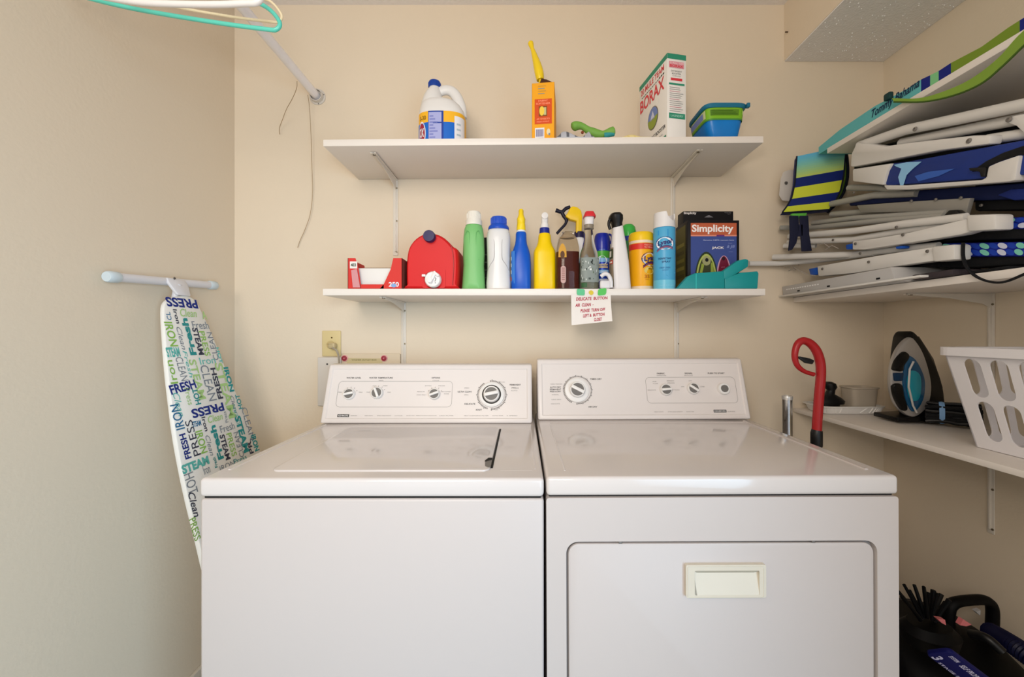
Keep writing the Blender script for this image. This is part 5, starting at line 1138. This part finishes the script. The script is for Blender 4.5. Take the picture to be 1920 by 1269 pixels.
def basket():
    W = mat('basket_plastic', '#e6e3e6', .4, var=.01); x0, x1 = 1.128, 1.330; yb0, yb1 = .52, 1.00; H = .238; fl = .040
    th = thing('laundry_basket', 'white slotted plastic laundry basket on the lowest shelf, right edge of view', 'basket', ((x0 + x1) / 2, (yb0 + yb1) / 2, SZ))
    def wall(p0, p1, out, ncol, name='side'):
        """slotted wall between base points p0, p1 that leans along out"""
        p0, p1, out = V(p0), V(p1), V(out); Ln = (p1 - p0).length; u = (p1 - p0).normalized(); t = .003
        def S(a, b): # a 0..1 along, b 0..1 up
            k = fl * b; d = (p1 - p0); return p0 + d * a + u * (2 * a - 1) * k * (1 if 1 else 0) + out * k + V((0, 0, H * b))
        b = MB(); vs = []; fs = []
        rows = [(.13, .50), (.56, .93)]; edges = [0, .13, .50, .56, .93, 1.0]; e0 = .05; cw = (1 - 2 * e0) / ncol
        K = 4
        def cell(a0, a1, b0, b1):                # plate cell with a rounded slot
            ai0, ai1 = a0 + cw * .16, a1 - cw * .16; ri = (ai1 - ai0) / 2 * Ln; rv = ri / H
            inn = []
            for (ca, cb, s0) in ((ai1, b1 - rv, 0), (ai0, b1 - rv, 90), (ai0, b0 + rv, 180), (ai1, b0 + rv, 270)):
                for i in range(K + 1):
                    an = R(s0 + 90 * i / K); ccx = (ai0 + ai1) / 2; inn.append((ccx + (ai1 - ai0) / 2 * math.cos(an), cb + rv * math.sin(an)))
            outr = []
            for (ca, cb) in ((a1, b1), (a0, b1), (a0, b0), (a1, b0)): outr += [(ca, cb)] * (K + 1)
            N = len(inn)
            q = [S(*p) for p in inn] + [S(*p) for p in outr]; q2 = [p - out * t * 1.0 + V((0, 0, 0)) for p in q]
            # fill corner fans
            f = [(i, N + i, N + (i + 1) % N, (i + 1) % N) for i in range(N)]
            f = [tuple(dict.fromkeys(x)) for x in f]
            b.raw(q, f, W); b.raw(q2, [x[::-1] for x in f], W); b.raw(q[:N] + q2[:N], [(i, (i + 1) % N, N + (i + 1) % N, N + i) for i in range(N)], W)
        def solid_(a0, a1, b0, b1, nb=2):
            q = [S(a0, b0), S(a1, b0), S(a1, b1), S(a0, b1)]; b.raw(q + [p - out * t for p in q], [(0, 1, 2, 3), (7, 6, 5, 4), (0, 4, 5, 1), (1, 5, 6, 2), (2, 6, 7, 3), (3, 7, 4, 0)], W)
        for b0, b1 in ((0, .10), (.49, .53), (.92, 1.0)): solid_(e0, 1 - e0, b0, b1)
        solid_(0, e0, 0, 1); solid_(1 - e0, 1, 0, 1)
        for c in range(ncol):
            for b0, b1 in ((.10, .49), (.53, .92)): cell(e0 + c * cw, e0 + (c + 1) * cw, b0, b1)
        b.build(name, th)
    wall((x0, yb0, SZ + .001), (x0, yb1, SZ + .001), (-1, 0, 0), 9)
    wall((x1, yb1, SZ + .001), (x1, yb0, SZ + .001), (.35, 0, 0), 9)
    wall((x0, yb1, SZ + .001), (x1, yb1, SZ + .001), (0, 1, 0), 4)
    wall((x1, yb0, SZ + .001), (x0, yb0, SZ + .001), (0, -1, 0), 4)
    MB().bx(x0, x1, yb0, yb1, SZ + .0005, SZ + .004, W, .001).build('bottom', th)
    zr = SZ + H; b = MB(); X1 = min(x1 + .016, XR - .004)
    inner = rrect(x0 - fl + .004, yb0 - fl + .004, X1 - .003, yb1 + fl - .004, .03, 6); outer = rrect(x0 - fl - .014, yb0 - fl - .018, X1 + .012, yb1 + fl + .018, .04, 6)
    b.ring(inner, outer, .021, W, (0, 0, zr + .009), (1, 0, 0), (0, 1, 0)); b.build('rim', th)
basket()

# ------------------------------------------------------------------ beside the dryer
def grabber():
    Y = 1.16; th = thing('cane', 'red curved-handle stick with black trigger standing between dryer and shelf', 'cane', tuple(P(1533, 900, Y).xy) + (0,))
    RD = mat('red_enamel', '#a31d20', .32, spec=.4); b = MB()
    pts = [P(a, c, Y) for a, c in [(1531, 812), (1533, 780), (1536, 740), (1539, 705), (1538, 680), (1531, 658), (1518, 643), (1504, 639), (1494, 648), (1490, 668), (1495, 685), (1508, 696), (1526, 702)]]
    cp = catmull(pts, 6); n = len(cp); rr = [(.0125 if i < n * .42 else .0125 - .0065 * min(1, (i - n * .42) / (n * .5))) for i in range(n)]
    b.tube(cp, rr, RD, 16); b.build('handle', th)
    t = MB(); t.solid([P(a, c, Y - .005) for a, c in [(1497, 670), (1500, 668), (1520, 672), (1528, 676), (1524, 683), (1512, 681)]], (0, .010, 0), BLACK, .002); t.build('trigger', th)
    MB().tube([P(1532, 806, Y), P(1531, 812, Y), P(1531, 835, Y), P(1531, 838, Y)], [.0135, .0150, .0150, .013], BLACK, 18).build('collar', th)
    q = P(1531, 836, Y); MB().tube([q, V((q.x, q.y, .010))], .0105, M('#9d2026', .3), 14).build('shaft', th); MB().lathe([(.016, 0.001), (.015, .012), (.012, .02)], BLACK, (q.x, q.y, 0), 16).build('foot', th)
grabber()
q = P(1476, 742, 1.36); b = MB(); ch = mat('chrome_tube', '#c9cacc', .15, metal=1.0, var=.2, vscale=80)
b.tube([(q.x + .012, q.y + .01, .002), (q.x, q.y, q.z)], .0150, ch, 20); 
th = thing('metal_tube', 'shiny chrome tube standing behind the right rear corner of the dryer', 'tube', (q.x + .012, q.y + .01, .002)); b.build('pipe', th)
d_ = V((q.x, q.y, q.z)); MB().lathe([(.0163, -.012), (.0168, -.004), (.0160, 0), (.0120, .001), (.0120, -.008)], M('#dcdad8', .3, metal=.5), d_, 20).build('top_ring', th)

# ------------------------------------------------------------------ vacuum cleaner on the floor, lower right
def vacuum():
    th = thing('vacuum_cleaner', 'black vacuum cleaner with navy hose on the floor, lower right beside the dryer', 'vacuum cleaner', (1.15, 1.05, 0))
    BP = mat('vacuum_black', '#030304', .55, spec=.2); Y = 1.10
    b = MB(); b.loft([(.012, 1.15, 1.10, .185, .19, 5), (.05, 1.15, 1.10, .195, .20, 5), (.20, 1.16, 1.10, .190, .20, 4), (.32, 1.14, 1.12, .170, .17, 3.4), (.37, 1.13, 1.14, .150, .13, 3), (.39, 1.12, 1.15, .09, .08, 2.5)], BP, 40); b.build('body', th)
    for y_ in (.95, 1.25):
        for x_ in (.975, 1.325):
            MB().lathe([(.035, -.012), (.037, 0), (.035, .012)], BLACK, (x_, y_, .038), 24, Matrix.Rotation(R(90), 4, 'Y')).build('wheel', th)
    h = MB(); cp = catmull([P(a, c, 1.12) for a, c in [(1778, 1200), (1779, 1150), (1784, 1134), (1800, 1127), (1840, 1124), (1856, 1130), (1861, 1145), (1860, 1180), (1858, 1210)]], 5); h.tube(cp, .0125, BP, 12, flat=1.2); h.build('handle', th)
    lb = MB(); A = P(1760, 1200, .93); o_ = V((1.02, .925, .335)); u_ = V((.80, -.10, -.60)).normalized(); v_ = V((.42, -.62, .55)); v_ = (v_ - u_ * v_.dot(u_)).normalized()
    lb.prism(rrect(0, -.046, .30, .007, .010, 4), .010, M('#090e55', .5), P(1776, 1222, .90), u_, v_, bev=.002)
    fn = plane(P(1776, 1222, .90), u_, v_, .0010); LW = M('#cfcdea', .4)
    lb.text('3', fn, .014, -.032, LW, h=.021, bold=.03); lb.text('STAGE FILTER', fn, .070, -.040, LW, w=.085, h=.006, bold=.02); lb.text('SYSTEM', fn, .022, -.004, LW, w=.020, h=.009, bold=.03); lb.text('SELF PROPELLED', fn, .072, -.006, LW, w=.060, h=.012, bold=.03)
    lb.build('front_panel', th)
    hs = MB(); path = catmull([P(1858, 1185, 1.08), P(1885, 1200, 1.03), P(1915, 1220, .98), P(1950, 1250, .95), P(1980, 1300, .95)], 14); n = len(path)
    hs.tube(path, [.021 + (.0028 if i % 2 else 0) for i in range(n)], mat('navy_hose', '#060a30', .45, spec=.3), 14); hs.build('hose', th)
    bs = MB(); bs.tube(catmull([P(1820, 1188, 1.0), P(1850, 1196, .97), P(1880, 1222, .95)], 6), .010, BLACK, 10); bs.build('cord', th)
    tr = MB()
    for pts in ([(1758, 1160), (1772, 1162), (1774, 1172), (1766, 1168)], [(1800, 1172), (1806, 1161), (1822, 1171), (1812, 1174)]): tr.solid([P(a, c, .93) for a, c in pts], (0, .01, 0), M('#c26a6c', .4))
    tr.solid([P(a, c, .985) for a, c in [(1830, 1147), (1839, 1144), (1838, 1154)]], (0, .01, 0), M('#9a9898', .4)); tr.build('red_trim', th)
    # round brush with splayed bristles
    t2 = thing('dusting_brush', 'black brush with splayed stiff bristles lying on top of the vacuum cleaner', 'brush', tuple(P(1735, 1180, 1.0)))
    b = MB(); c = P(1742, 1182, 1.0); b.loft([(-.03, 0, 0, .055, .045, 2.2), (.0, 0, 0, .062, .05, 2.2), (.018, 0, 0, .045, .035, 2.2)], BP, 28, c=c); b.build('brush_head', t2)
    tips = [(1684, 1108), (1695, 1096), (1714, 1096), (1732, 1100), (1750, 1106), (1765, 1114), (1780, 1124), (1690, 1118), (1705, 1106), (1757, 1112), (1772, 1128), (1741, 1110)]
    bb = MB()
    for i, (a, d) in enumerate(tips):
        e = P(a, d, .985 + .02 * (i % 3)); s_ = c + (e - c) * .30 + V((0, .0, 0)); bb.tube([s_, (s_ + e) / 2 + V((0, 0, .002)), e], [.0050, .0042, .0036 + .0016 * (i > 3 and i < 7)], BP, 8)
    bb.build('bristles', t2)
vacuum()

# ------------------------------------------------------------------ folded beach chairs on the middle right shelf
def poly(mb, pts, x, t, m, bev=.003): mb.solid([Q(a, b, x) for a, b in pts], (t, 0, 0), m, bev)
def QC(a, b, x): return P(a, b, min(F * x / (a - CX), 1.50))   # kept clear of the back wall
def rail(mb, pts, x, r, m, seg=12, flat=1.0): mb.tube([QC(a, b, c[0] if c else x) for a, b, *c in pts], r, m, seg, flat=flat)
def bolt(par, px, py, x, r=.006, m=None):
    MB().lathe([(r, 0), (r * .9, .002), (r * .45, .003), (r * .4, .001), (0, .001)], m or M('#8d8883', .35, metal=.5), Q(px, py, x), 14, Matrix.Rotation(R(-90), 4, 'Y')).build('bolt', par)
GRP = 'folded beach chairs on the middle right shelf'

def chair_a():
    th = thing('beach_chair', 'topmost folded beach chair with striped headrest pillow, white arms and navy seat', 'chair', (1.15, 1.1, 1.62), group=GRP)
    a = MB(); poly(a, [(1606, 267), (1630, 270), (1660, 274), (1700, 268), (1822, 254), (1857, 253), (1854, 270), (1760, 282), (1599, 313), (1594, 312), (1596, 288)], 1.035, .030, ALU, .004); ar = a.build('armrest', th)
    a = MB(); poly(a, [(1598, 317), (1671, 306), (1663, 320), (1655, 347), (1598, 340)], 1.035, .028, ALU, .004)
    poly(a, [(1655, 347), (1700, 347), (1840, 337), (1848, 332), (1852, 312), (1870, 304), (1911, 290), (1903, 338), (1890, 341), (1700, 356), (1662, 356)], 1.035, .030, ALU, .004); a.build('armrest', th)
    s = MB(); poly(s, [(1671, 306), (1700, 303), (1921, 262), (2000, 250), (2000, 330), (1852, 327), (1845, 335), (1662, 348), (1656, 340)], 1.043, .24, mat('navy_print_fabric', '#14307f', .55, var=.35, vscale=9), .004)
    fx = 1.0415; s.decal([(0, 0)] * 0 or [(Q(p, q_, fx).y, Q(p, q_, fx).z) for p, q_ in [(1676, 309), (1700, 304), (1728, 303), (1712, 316), (1700, 328), (1694, 347), (1688, 348), (1684, 332), (1690, 316), (1680, 312)]], lambda a_, b_: V((fx, a_, b_)), M('#8fc3ea', .6))
    s.decal([(Q(p, q_, fx).y, Q(p, q_, fx).z) for p, q_ in [(1715, 330), (1740, 322), (1790, 316), (1760, 330), (1722, 340)]], lambda a_, b_: V((fx, a_, b_)), M('#3a62b8', .6))
    s.build('seat_fabric', th)
    a = MB(); rail(a, [(1612, 273, 1.06), (1700, 243, 1.06), (1800, 222, 1.06), (1960, 188, 1.06)], 1.06, .0135, ALU, 16); rail(a, [(1690, 268, 1.085), (1800, 246, 1.085), (1960, 214, 1.085)], 1.085, .0125, ALU, 16)
    rail(a, [(1850, 262, 1.075), (1960, 245, 1.075)], 1.075, .0115, ALU, 14); rail(a, [(1900, 322, 1.075), (1980, 318, 1.075)], 1.075, .013, ALU, 14); a.build('frame', th)
    a = MB(); poly(a, [(1884, 222), (1905, 216), (1960, 206), (1960, 262), (1921, 262), (1918, 248), (1905, 236), (1886, 229)], 1.055, .010, ALU, .002); a.build('gusset', th)
    a = MB(); poly(a, [(1815, 315), (1848, 313), (1846, 330), (1838, 332), (1836, 322), (1818, 320)], 1.033, .012, BLACK, .002); a.build('buckle', th)
    poly_ = MB(); poly(poly_, [(1820, 322), (1848, 302), (1880, 286), (1921, 272), (1960, 268), (1960, 300), (1912, 290), (1875, 302), (1852, 312), (1850, 320)], 1.0405, .02, BLKF, .002); poly_.build('mesh_pocket', th)
    a = MB(); poly(a, [(1600, 300), (1640, 276), (1720, 252), (1960, 209), (1960, 325), (1700, 345), (1600, 340)], 1.10, .19, BLKF, .006); a.build('gap_shade_slab', th)  # black slab added behind the arms as painted shade in the gaps
    for p in ((1716, 242, 1.045), (1892, 224, 1.053), (1817, 264, 1.0345)): bolt(th, *p)
    # pivot plate at the far end
    a = MB(); a.solid([P(x_, y_, 1.478) for x_, y_ in [(1478, 318), (1492, 318), (1496, 345), (1490, 378), (1466, 376), (1460, 366), (1463, 335), (1468, 322)]], (.02, .012, 0), M('#c9c2ba', .5), .003); a.build('pivot_plate', th)
    MB().lathe([(.006, 0), (.0045, .003), (0, .003)], M('#55514d', .4), P(1474, 343, 1.476), 14, Matrix.Rotation(R(90), 4, 'X')).build('bolt', th)
    # draped headrest pillow
    pw = MB(); n = 30; NV = M('#12246b', .6); YG = M('#cdd63c', .6); ED = M('#0a1226', .7)
    def rowpt(t, s_):                            # t 0..1 down, s_ 0..1 across
        l = [(1494, 293), (1490, 318), (1487, 345), (1481, 372), (1473, 388), (1466, 399)]; r_ = [(1588, 273), (1582, 300), (1578, 330), (1572, 358), (1564, 378), (1555, 393)]
        f = t * (len(l) - 1); i = min(int(f), len(l) - 2); k = f - i
        a_ = (l[i][0] * (1 - k) + l[i + 1][0] * k, l[i][1] * (1 - k) + l[i + 1][1] * k); b_ = (r_[i][0] * (1 - k) + r_[i + 1][0] * k, r_[i][1] * (1 - k) + r_[i + 1][1] * k)
        p = P(a_[0], a_[1], 1.440) * (1 - s_) + P(b_[0], b_[1], 1.418) * s_
        return p + V((0, -.010 * math.sin(math.pi * t), 0))
    cols = []
    for j in range(n):
        t = j / n
        if t < .33: k = t / .33; c_ = M('#%02x%02x%02x' % (int(96 + 100 * k ** 1.3), int(180 + 26 * k), int(214 - 120 * k ** 1.3)), .6)
        elif t < .46: c_ = NV
        elif t < .62: c_ = YG
        elif t < .77: c_ = NV
        else: c_ = YG
        cols.append(c_)
    G = [[rowpt(j / n, i / 8) for i in range(9)] for j in range(n + 1)]
    for j in range(n):
        for i in range(8): pw.raw([G[j][i], G[j + 1][i], G[j + 1][i + 1], G[j][i + 1]], [(0, 1, 2, 3)], cols[j], True)
    bk = V((.012, .030, 0)); Gb = [[p + bk + V((.020 * math.sin(math.pi * (j_ / n) ** .8) * (i / 8), 0.006 * math.sin(math.pi * i / 8), 0)) for i, p in enumerate(r_)] for j_, r_ in enumerate(G)]
    for j in range(n):
        for i in range(8): pw.raw([Gb[j][i], Gb[j][i + 1], Gb[j + 1][i + 1], Gb[j + 1][i]], [(0, 1, 2, 3)], NV, True)
        pw.raw([G[j][8], G[j + 1][8], Gb[j + 1][8], Gb[j][8]], [(0, 1, 2, 3)], M('#8cc63f', .6), True); pw.raw([G[j][0], Gb[j][0], Gb[j + 1][0], G[j + 1][0]], [(0, 1, 2, 3)], NV, True)
    for i in range(8): pw.raw([G[0][i], G[0][i + 1], Gb[0][i + 1], Gb[0][i]], [(0, 1, 2, 3)], M('#63b6d6', .6), True); pw.raw([G[n][i], Gb[n][i], Gb[n][i + 1], G[n][i + 1]], [(0, 1, 2, 3)], NV, True)
    pl_ = pw.build('headrest_pillow', th)
    pp = MB(); pp.tube([G[j][0] for j in range(n + 1)] + [G[n][i] for i in range(1, 9)] + [G[j][8] for j in range(n - 1, -1, -1)], .0026, ED, 8); pp.tube([Gb[j][8] + V((.004, 0, 0)) for j in range(0, n + 1)], .0055, ED, 8); pp.build('piping', pl_)
    st = MB(); st.solid([P(x_, y_, 1.43) for x_, y_ in [(1588, 277), (1606, 269), (1606, 286), (1592, 287)]], (0, .01, 0), NAVY, .002); st.build('webbing', pl_)
    for pts in ([(1481, 404), (1498, 404), (1499, 430), (1494, 455), (1486, 468), (1479, 470), (1482, 440)], [(1500, 404), (1516, 404), (1518, 440), (1523, 470), (1504, 471), (1502, 440)], [(1496, 420), (1506, 420), (1506, 443), (1496, 443)]):
        s2 = MB(); s2.solid([P(x_, y_, 1.392) for x_, y_ in pts], (0, .006, 0), NAVYD, .002); s2.build('strap', pl_)
    st = MB(); st.solid([P(x_, y_, 1.398) for x_, y_ in [(1485, 400), (1514, 399), (1510, 408), (1488, 409)]], (0, .012, 0), M('#5fb344', .6), .002); st.build('green_tab', pl_)
chair_a()

def chair_b():
    th = thing('beach_chair', 'folded beach chair with grey metal frame and dark fabric, second from the top', 'chair', (1.15, 1.1, 1.50), group=GRP)
    a = MB(); rail(a, [(1592, 352), (1650, 352), (1700, 360)], 1.085, .010, ALUG); rail(a, [(1560, 382), (1640, 366), (1720, 362)], 1.082, .0105, ALUG)
    rail(a, [(1524, 418), (1600, 409), (1775, 399)], 1.062, .0085, ALUG); rail(a, [(1462, 427), (1520, 427), (1650, 414), (1770, 405)], 1.056, .0085, ALUG); rail(a, [(1560, 402, 1.09), (1700, 392, 1.09)], 1.09, .010, ALUG); a.build('frame', th)
    a = MB(); poly(a, [(1606, 385), (1700, 378), (1819, 371), (1810, 402), (1700, 397), (1614, 399)], 1.06, .012, M('#99968f', .35, metal=.3), .002); a.build('side_plate', th)
    a = MB(); poly(a, [(1590, 372), (1700, 358), (1960, 340), (1960, 372), (1840, 376), (1700, 378), (1592, 386)], 1.085, .22, M('#101c4a', .7), .004); a.build('seat_fabric', th)
    a = MB(); poly(a, [(1826, 342), (1960, 336), (1960, 392), (1826, 396)], 1.10, .20, BLKF, .006); a.build('gap_shade_backing', th)  # black backing put in as shade for the dark gaps of the stack
    a = MB(); poly(a, [(1866, 366), (1895, 354), (1960, 350), (1960, 372), (1900, 376)], 1.08, .03, NAVY, .004); a.build('navy_flap', th)
    for p in ((1601, 361, 1.048), (1709, 377, 1.058), (1755, 374, 1.058), (1802, 371, 1.058), (1840, 385, 1.098)): bolt(th, *p, r=.004)
    a = MB(); poly(a, [(1765, 408), (1778, 394), (1792, 393), (1806, 404), (1790, 411)], 1.045, .02, BLACK, .003); a.build('end_bracket', th)
chair_b()

def chair_plain(label, zr, rails, arm, cap, bushes, bolts, fab, straps=None):
    th = thing('beach_chair', label, 'chair', (1.15, 1.1, zr), group=GRP)
    a = MB()
    for pts, x, r in rails: rail(a, pts, x, r, ALU, 12, 1.15)
    a.build('frame', th)
    a = MB(); poly(a, arm, 1.010, .030, ALU, .003); ar = a.build('armrest', th)
    a = MB(); poly(a, cap, 1.004, .042, ALU, .005); a.build('end_cap', ar)
    for pts in bushes: a = MB(); poly(a, pts, 1.018, .02, M('#1d54b4', .35), .003); a.build('blue_bushing', th)
    for p in bolts: bolt(th, *p, r=.0042, m=M('#6b6660', .4))
    a = MB()
    poly(a, fab, 1.065, .24, BLKF, .006); a.build('seat_fabric', th)  # black fabric slab, also serving as painted shade between the rails
    return th
PAT = [M('#1c3fae', .6), M('#7ccbb8', .6), M('#cfd4ea', .6), M('#17289a', .6)]
def dotted(th, pts_top, pts_bot, x, seed):
    """fold of patterned fabric: rows of lozenges"""
    (ax, ay), (bx_, by) = pts_top; (cx_, cy_), (dx, dy) = pts_bot; b = MB()
    poly(b, [(ax, ay), (bx_, by), (dx, dy), (cx_, cy_)], x + .004, .20, PAT[3], .006); n = max(4, int((bx_ - ax) / 17)); rn = random.Random(seed)
    for r_ in range(2):
        for k in range(n):
            t0 = (k + .5 * r_) / n; t1 = min(1, t0 + 1.02 / n); u0, u1 = (.04 + .44 * r_, .46 + .46 * r_)
            def at(t, u_): return Q((ax + (bx_ - ax) * t) * (1 - u_) + (cx_ + (dx - cx_) * t) * u_, (ay + (by - ay) * t) * (1 - u_) + (cy_ + (dy - cy_) * t) * u_, x + .0025)
            b.raw([at((t0 + t1) / 2 + (t1 - t0) / 2 * math.cos(2 * math.pi * q_ / 14), (u0 + u1) / 2 + (u1 - u0) / 2 * math.sin(2 * math.pi * q_ / 14)) for q_ in range(14)], [list(range(14))], PAT[(1, 0, 2, 0)[(k + r_) % 4]])
    b.build('patterned_fabric', th)
c_ = chair_plain('folded white beach chair with short thick arm end, middle of the stack', 1.44,
    [([(1480, 443), (1600, 433), (1700, 419), (1812, 407)], 1.020, .0085), ([(1478, 454), (1600, 449), (1700, 432), (1812, 416)], 1.035, .0080), ([(1470, 461), (1530, 460)], 1.03, .008)],
    [(1598, 452), (1640, 447), (1700, 437), (1812, 410), (1830, 431), (1800, 440), (1700, 456), (1620, 468), (1598, 468)],
    [(1811, 403), (1866, 401), (1866, 431), (1813, 434)], [[(1585, 459), (1597, 456), (1597, 467), (1586, 468)]], [(1681, 426, 1.008), (1693, 440, 1.006), (1604, 457, 1.008), (1562, 450, 1.012)],
    [(1640, 438), (1800, 420), (1960, 400), (1960, 447), (1800, 451), (1640, 468)])
dotted(c_, ((1888, 408), (1990, 402)), ((1878, 430), (1990, 428)), 1.055, 1)
MB().tube([Q(a, b_, 1.0) for a, b_ in [(1534, 460), (1545, 456), (1556, 464), (1548, 468), (1560, 460), (1572, 466)]], .0012, M('#a49c94', .6), 6).build('string', c_)
d_ = chair_plain('lowest folded white beach chair of the stack, with dangling black strap and dotted blue-aqua fabric', 1.385,
    [([(1450, 482), (1600, 477), (1700, 466), (1760, 461)], 1.050, .0088), ([(1404, 494), (1460, 494), (1540, 487), (1640, 474)], 1.050, .0085)],
    [(1532, 499), (1560, 494), (1640, 480), (1748, 463), (1752, 489), (1700, 496), (1600, 512), (1534, 518)],
    [(1746, 462), (1789, 458), (1789, 487), (1749, 491)], [[(1516, 504), (1531, 501), (1531, 515), (1519, 516)], [(1678, 462), (1693, 460), (1692, 466), (1679, 467)]], [(1613, 475, 1.008), (1629, 491, 1.006), (1542, 504, 1.008), (1498, 495, 1.018), (1739, 471, 1.002)],
    [(1640, 482), (1800, 478), (1960, 476), (1960, 494), (1800, 503), (1720, 500), (1680, 502)])
dotted(d_, ((1762, 456), (1990, 452)), ((1790, 482), (1990, 480)), 1.05, 2)
MB().tube([QC(a, b_, .97) for a, b_ in [(1470, 500), (1485, 498), (1492, 506), (1478, 508), (1490, 502), (1512, 514), (1530, 517)]], .0012, M('#a49c94', .6), 6).build('string', d_)
a = MB(); a.tube(catmull([Q(x_, y_, 1.02) for x_, y_ in [(1806, 455), (1806, 480), (1812, 500), (1830, 518), (1856, 528), (1885, 528), (1925, 512)]], 6), .0042, BLKF, 8, flat=.6); a.build('strap', d_)

def slat_panel():
    th = thing('folding_table', 'folded grey slotted metal table at the bottom of the stack, edge showing', 'table', (1.1, 1.1, 1.338))
    G_ = mat('grey_painted_metal', '#b9b7b6', .4); a = MB()
    x_ = .985; z0 = 1.3370
    a.prism([(1.062, .0), (1.520, .0), (1.525, .040), (1.076, .040)], .24, G_, (x_ + .24, 0, z0), (0, 1, 0), (0, 0, 1), bev=.002)
    a.build('table_top', th)
    a = MB(); a.bx(x_ - .012, x_ + .010, .985, 1.525, z0 + .0005, z0 + .006, ALU, .001); a.build('edge_lip', th)
    a = MB()
    for k in range(14):
        y_ = 1.50 - k * .012; a.bx(x_ - .0005, x_ + .002, y_ - .007, y_, z0 + .024, z0 + .028, M('#e9e8e8', .4))
    for y_ in (1.44, 1.30, 1.12): a.bx(x_ - .0006, x_ + .001, y_ - .012, y_, z0 + .012, z0 + .017, BLACK)
    a.build('slots', th)
    a = MB(); a.bx(x_ + .03, x_ + .26, .95, 1.050, z0 + .0005, z0 + .015, M('#3b3438', .6), .004); a.build('folded_legs', th)
    a = MB(); a.bx(x_ + .055, x_ + .26, .86, .94, z0 + .0005, z0 + .008, BLKF, .004); a.build('black_fill_slab', th)  # flat black slab filling the dark end of the stack
slat_panel()

# ------------------------------------------------------------------ teal chair lying on the highest right shelf
def teal_chair():
    th = thing('beach_chair', 'teal and green canvas beach chair with script lettering, on the highest right shelf', 'chair', (1.15, 1.0, 1.825))
    x_ = 1.036
    T = M('#62b5b8', .7, bump=.2); GN = M('#748f2c', .7, bump=.2); NV = M('#0f1f7c', .6); GL_ = M('#7fc58a', .7)
    segs = [((1535, 276), (1537, 281)), ((1575, 243), (1580, 263)), ((1640, 199), (1650, 228)), ((1700, 167), (1705, 199)), ((1727, 149), (1729, 186)), ((1744, 141), (1747, 176)), ((1760, 133), (1764, 167)), ((1783, 118), (1781, 157)), ((1840, 88), (1842, 124)), ((1890, 52), (1892, 96)), ((1912, 38), (1914, 84)), ((1975, 0), (1975, 48))]
    cols = [T, T, T, T, NV, GL_, NV, GN, GN, GN, NV]
    b = MB()
    zs = 1.8245
    for i, c in enumerate(cols):
        (a0, a1), (b0, b1) = segs[i], segs[i + 1]
        def top(p): q_ = Q(p[0], p[1], x_); return q_
        A, B_ = top(a0), top(b0); A0, B0 = V((x_, A.y, max(zs, min(A.z - .002, zs)))), V((x_, B_.y, zs))
        A.z = max(A.z, zs + .003)
        b.raw([A0, B0, B_, A, A0 + V((.28, 0, 0)), B0 + V((.28, 0, 0)), B_ + V((.28, 0, .0)), A + V((.28, 0, .0))], [(0, 1, 2, 3)[::-1], (4, 5, 6, 7), (3, 2, 6, 7)[::-1], (0, 4, 5, 1)] + ([(0, 3, 7, 4)] if i == 0 else []) + ([(1, 5, 6, 2)] if i == len(cols) - 1 else []), c)
    b.build('canvas', th)
    # script along the folded canvas edge
    def sf(a_, b_):
        p0, p1 = Q(1634, 220, x_ - .0012), Q(1724, 160, x_ - .0012); d = (p1 - p0); 
        pp = p0 + d * a_; return pp + V((0, 0, b_))
    lt = MB(); lt.text('Tommy Bahama', sf, .5, .006, M('#0f2f4f', .6), w=1.0, h=.030, bold=.02, shear=.35)
    lt.build('lettering', th)
    s = MB(); up = [(1672, 184), (1722, 184), (1770, 171), (1820, 148), (1870, 110), (1908, 68), (1960, 20)]; lo = [(1676, 191), (1730, 191), (1785, 180), (1838, 158), (1880, 124), (1926, 80), (1980, 34)]
    U = catmull([Q(a_, b_, 1.020) for a_, b_ in up], 5); L_ = catmull([Q(a_, b_, 1.016) for a_, b_ in lo], 5); n = len(U)
    s.raw(U + L_ + [p + V((.0, 0, .0)) + V((.0025, 0, 0)) for p in U + L_], [(i, n + i, n + i + 1, i + 1) for i in range(n - 1)] + [(2 * n + i, 2 * n + i + 1, 3 * n + i + 1, 3 * n + i) for i in range(n - 1)] + [(i, i + 1, 2 * n + i + 1, 2 * n + i) for i in range(n - 1)] + [(n + i, 3 * n + i, 3 * n + i + 1, n + i + 1) for i in range(n - 1)], M('#7fa03c', .7), True)
    s.tube(L_, .0022, M('#3f5a1c', .7), 6); s.build('strap', th)
    k = MB(); k.box(Q(1666, 181, 1.03), (.014, .020, .020), M('#173a3a', .6), .004); k.build('strap_clip', th)
teal_chair()

# small nail left in the soffit side, and mark on the back wall
o = MB().lathe([(.0022, -.002), (.0022, .008), (.0034, .009), (0, .010)], M('#5a4a3a', .5, metal=.5), (0, 0, 0), 10, Matrix.Rotation(R(-90), 4, 'Y')).build('nail', world=False, loc=(.996, P(1476, 60, 1.508).y, P(1476, 60, 1.508).z))
tag(o, 'tiny dark nail in the side of the ceiling soffit near the back corner', 'nail')
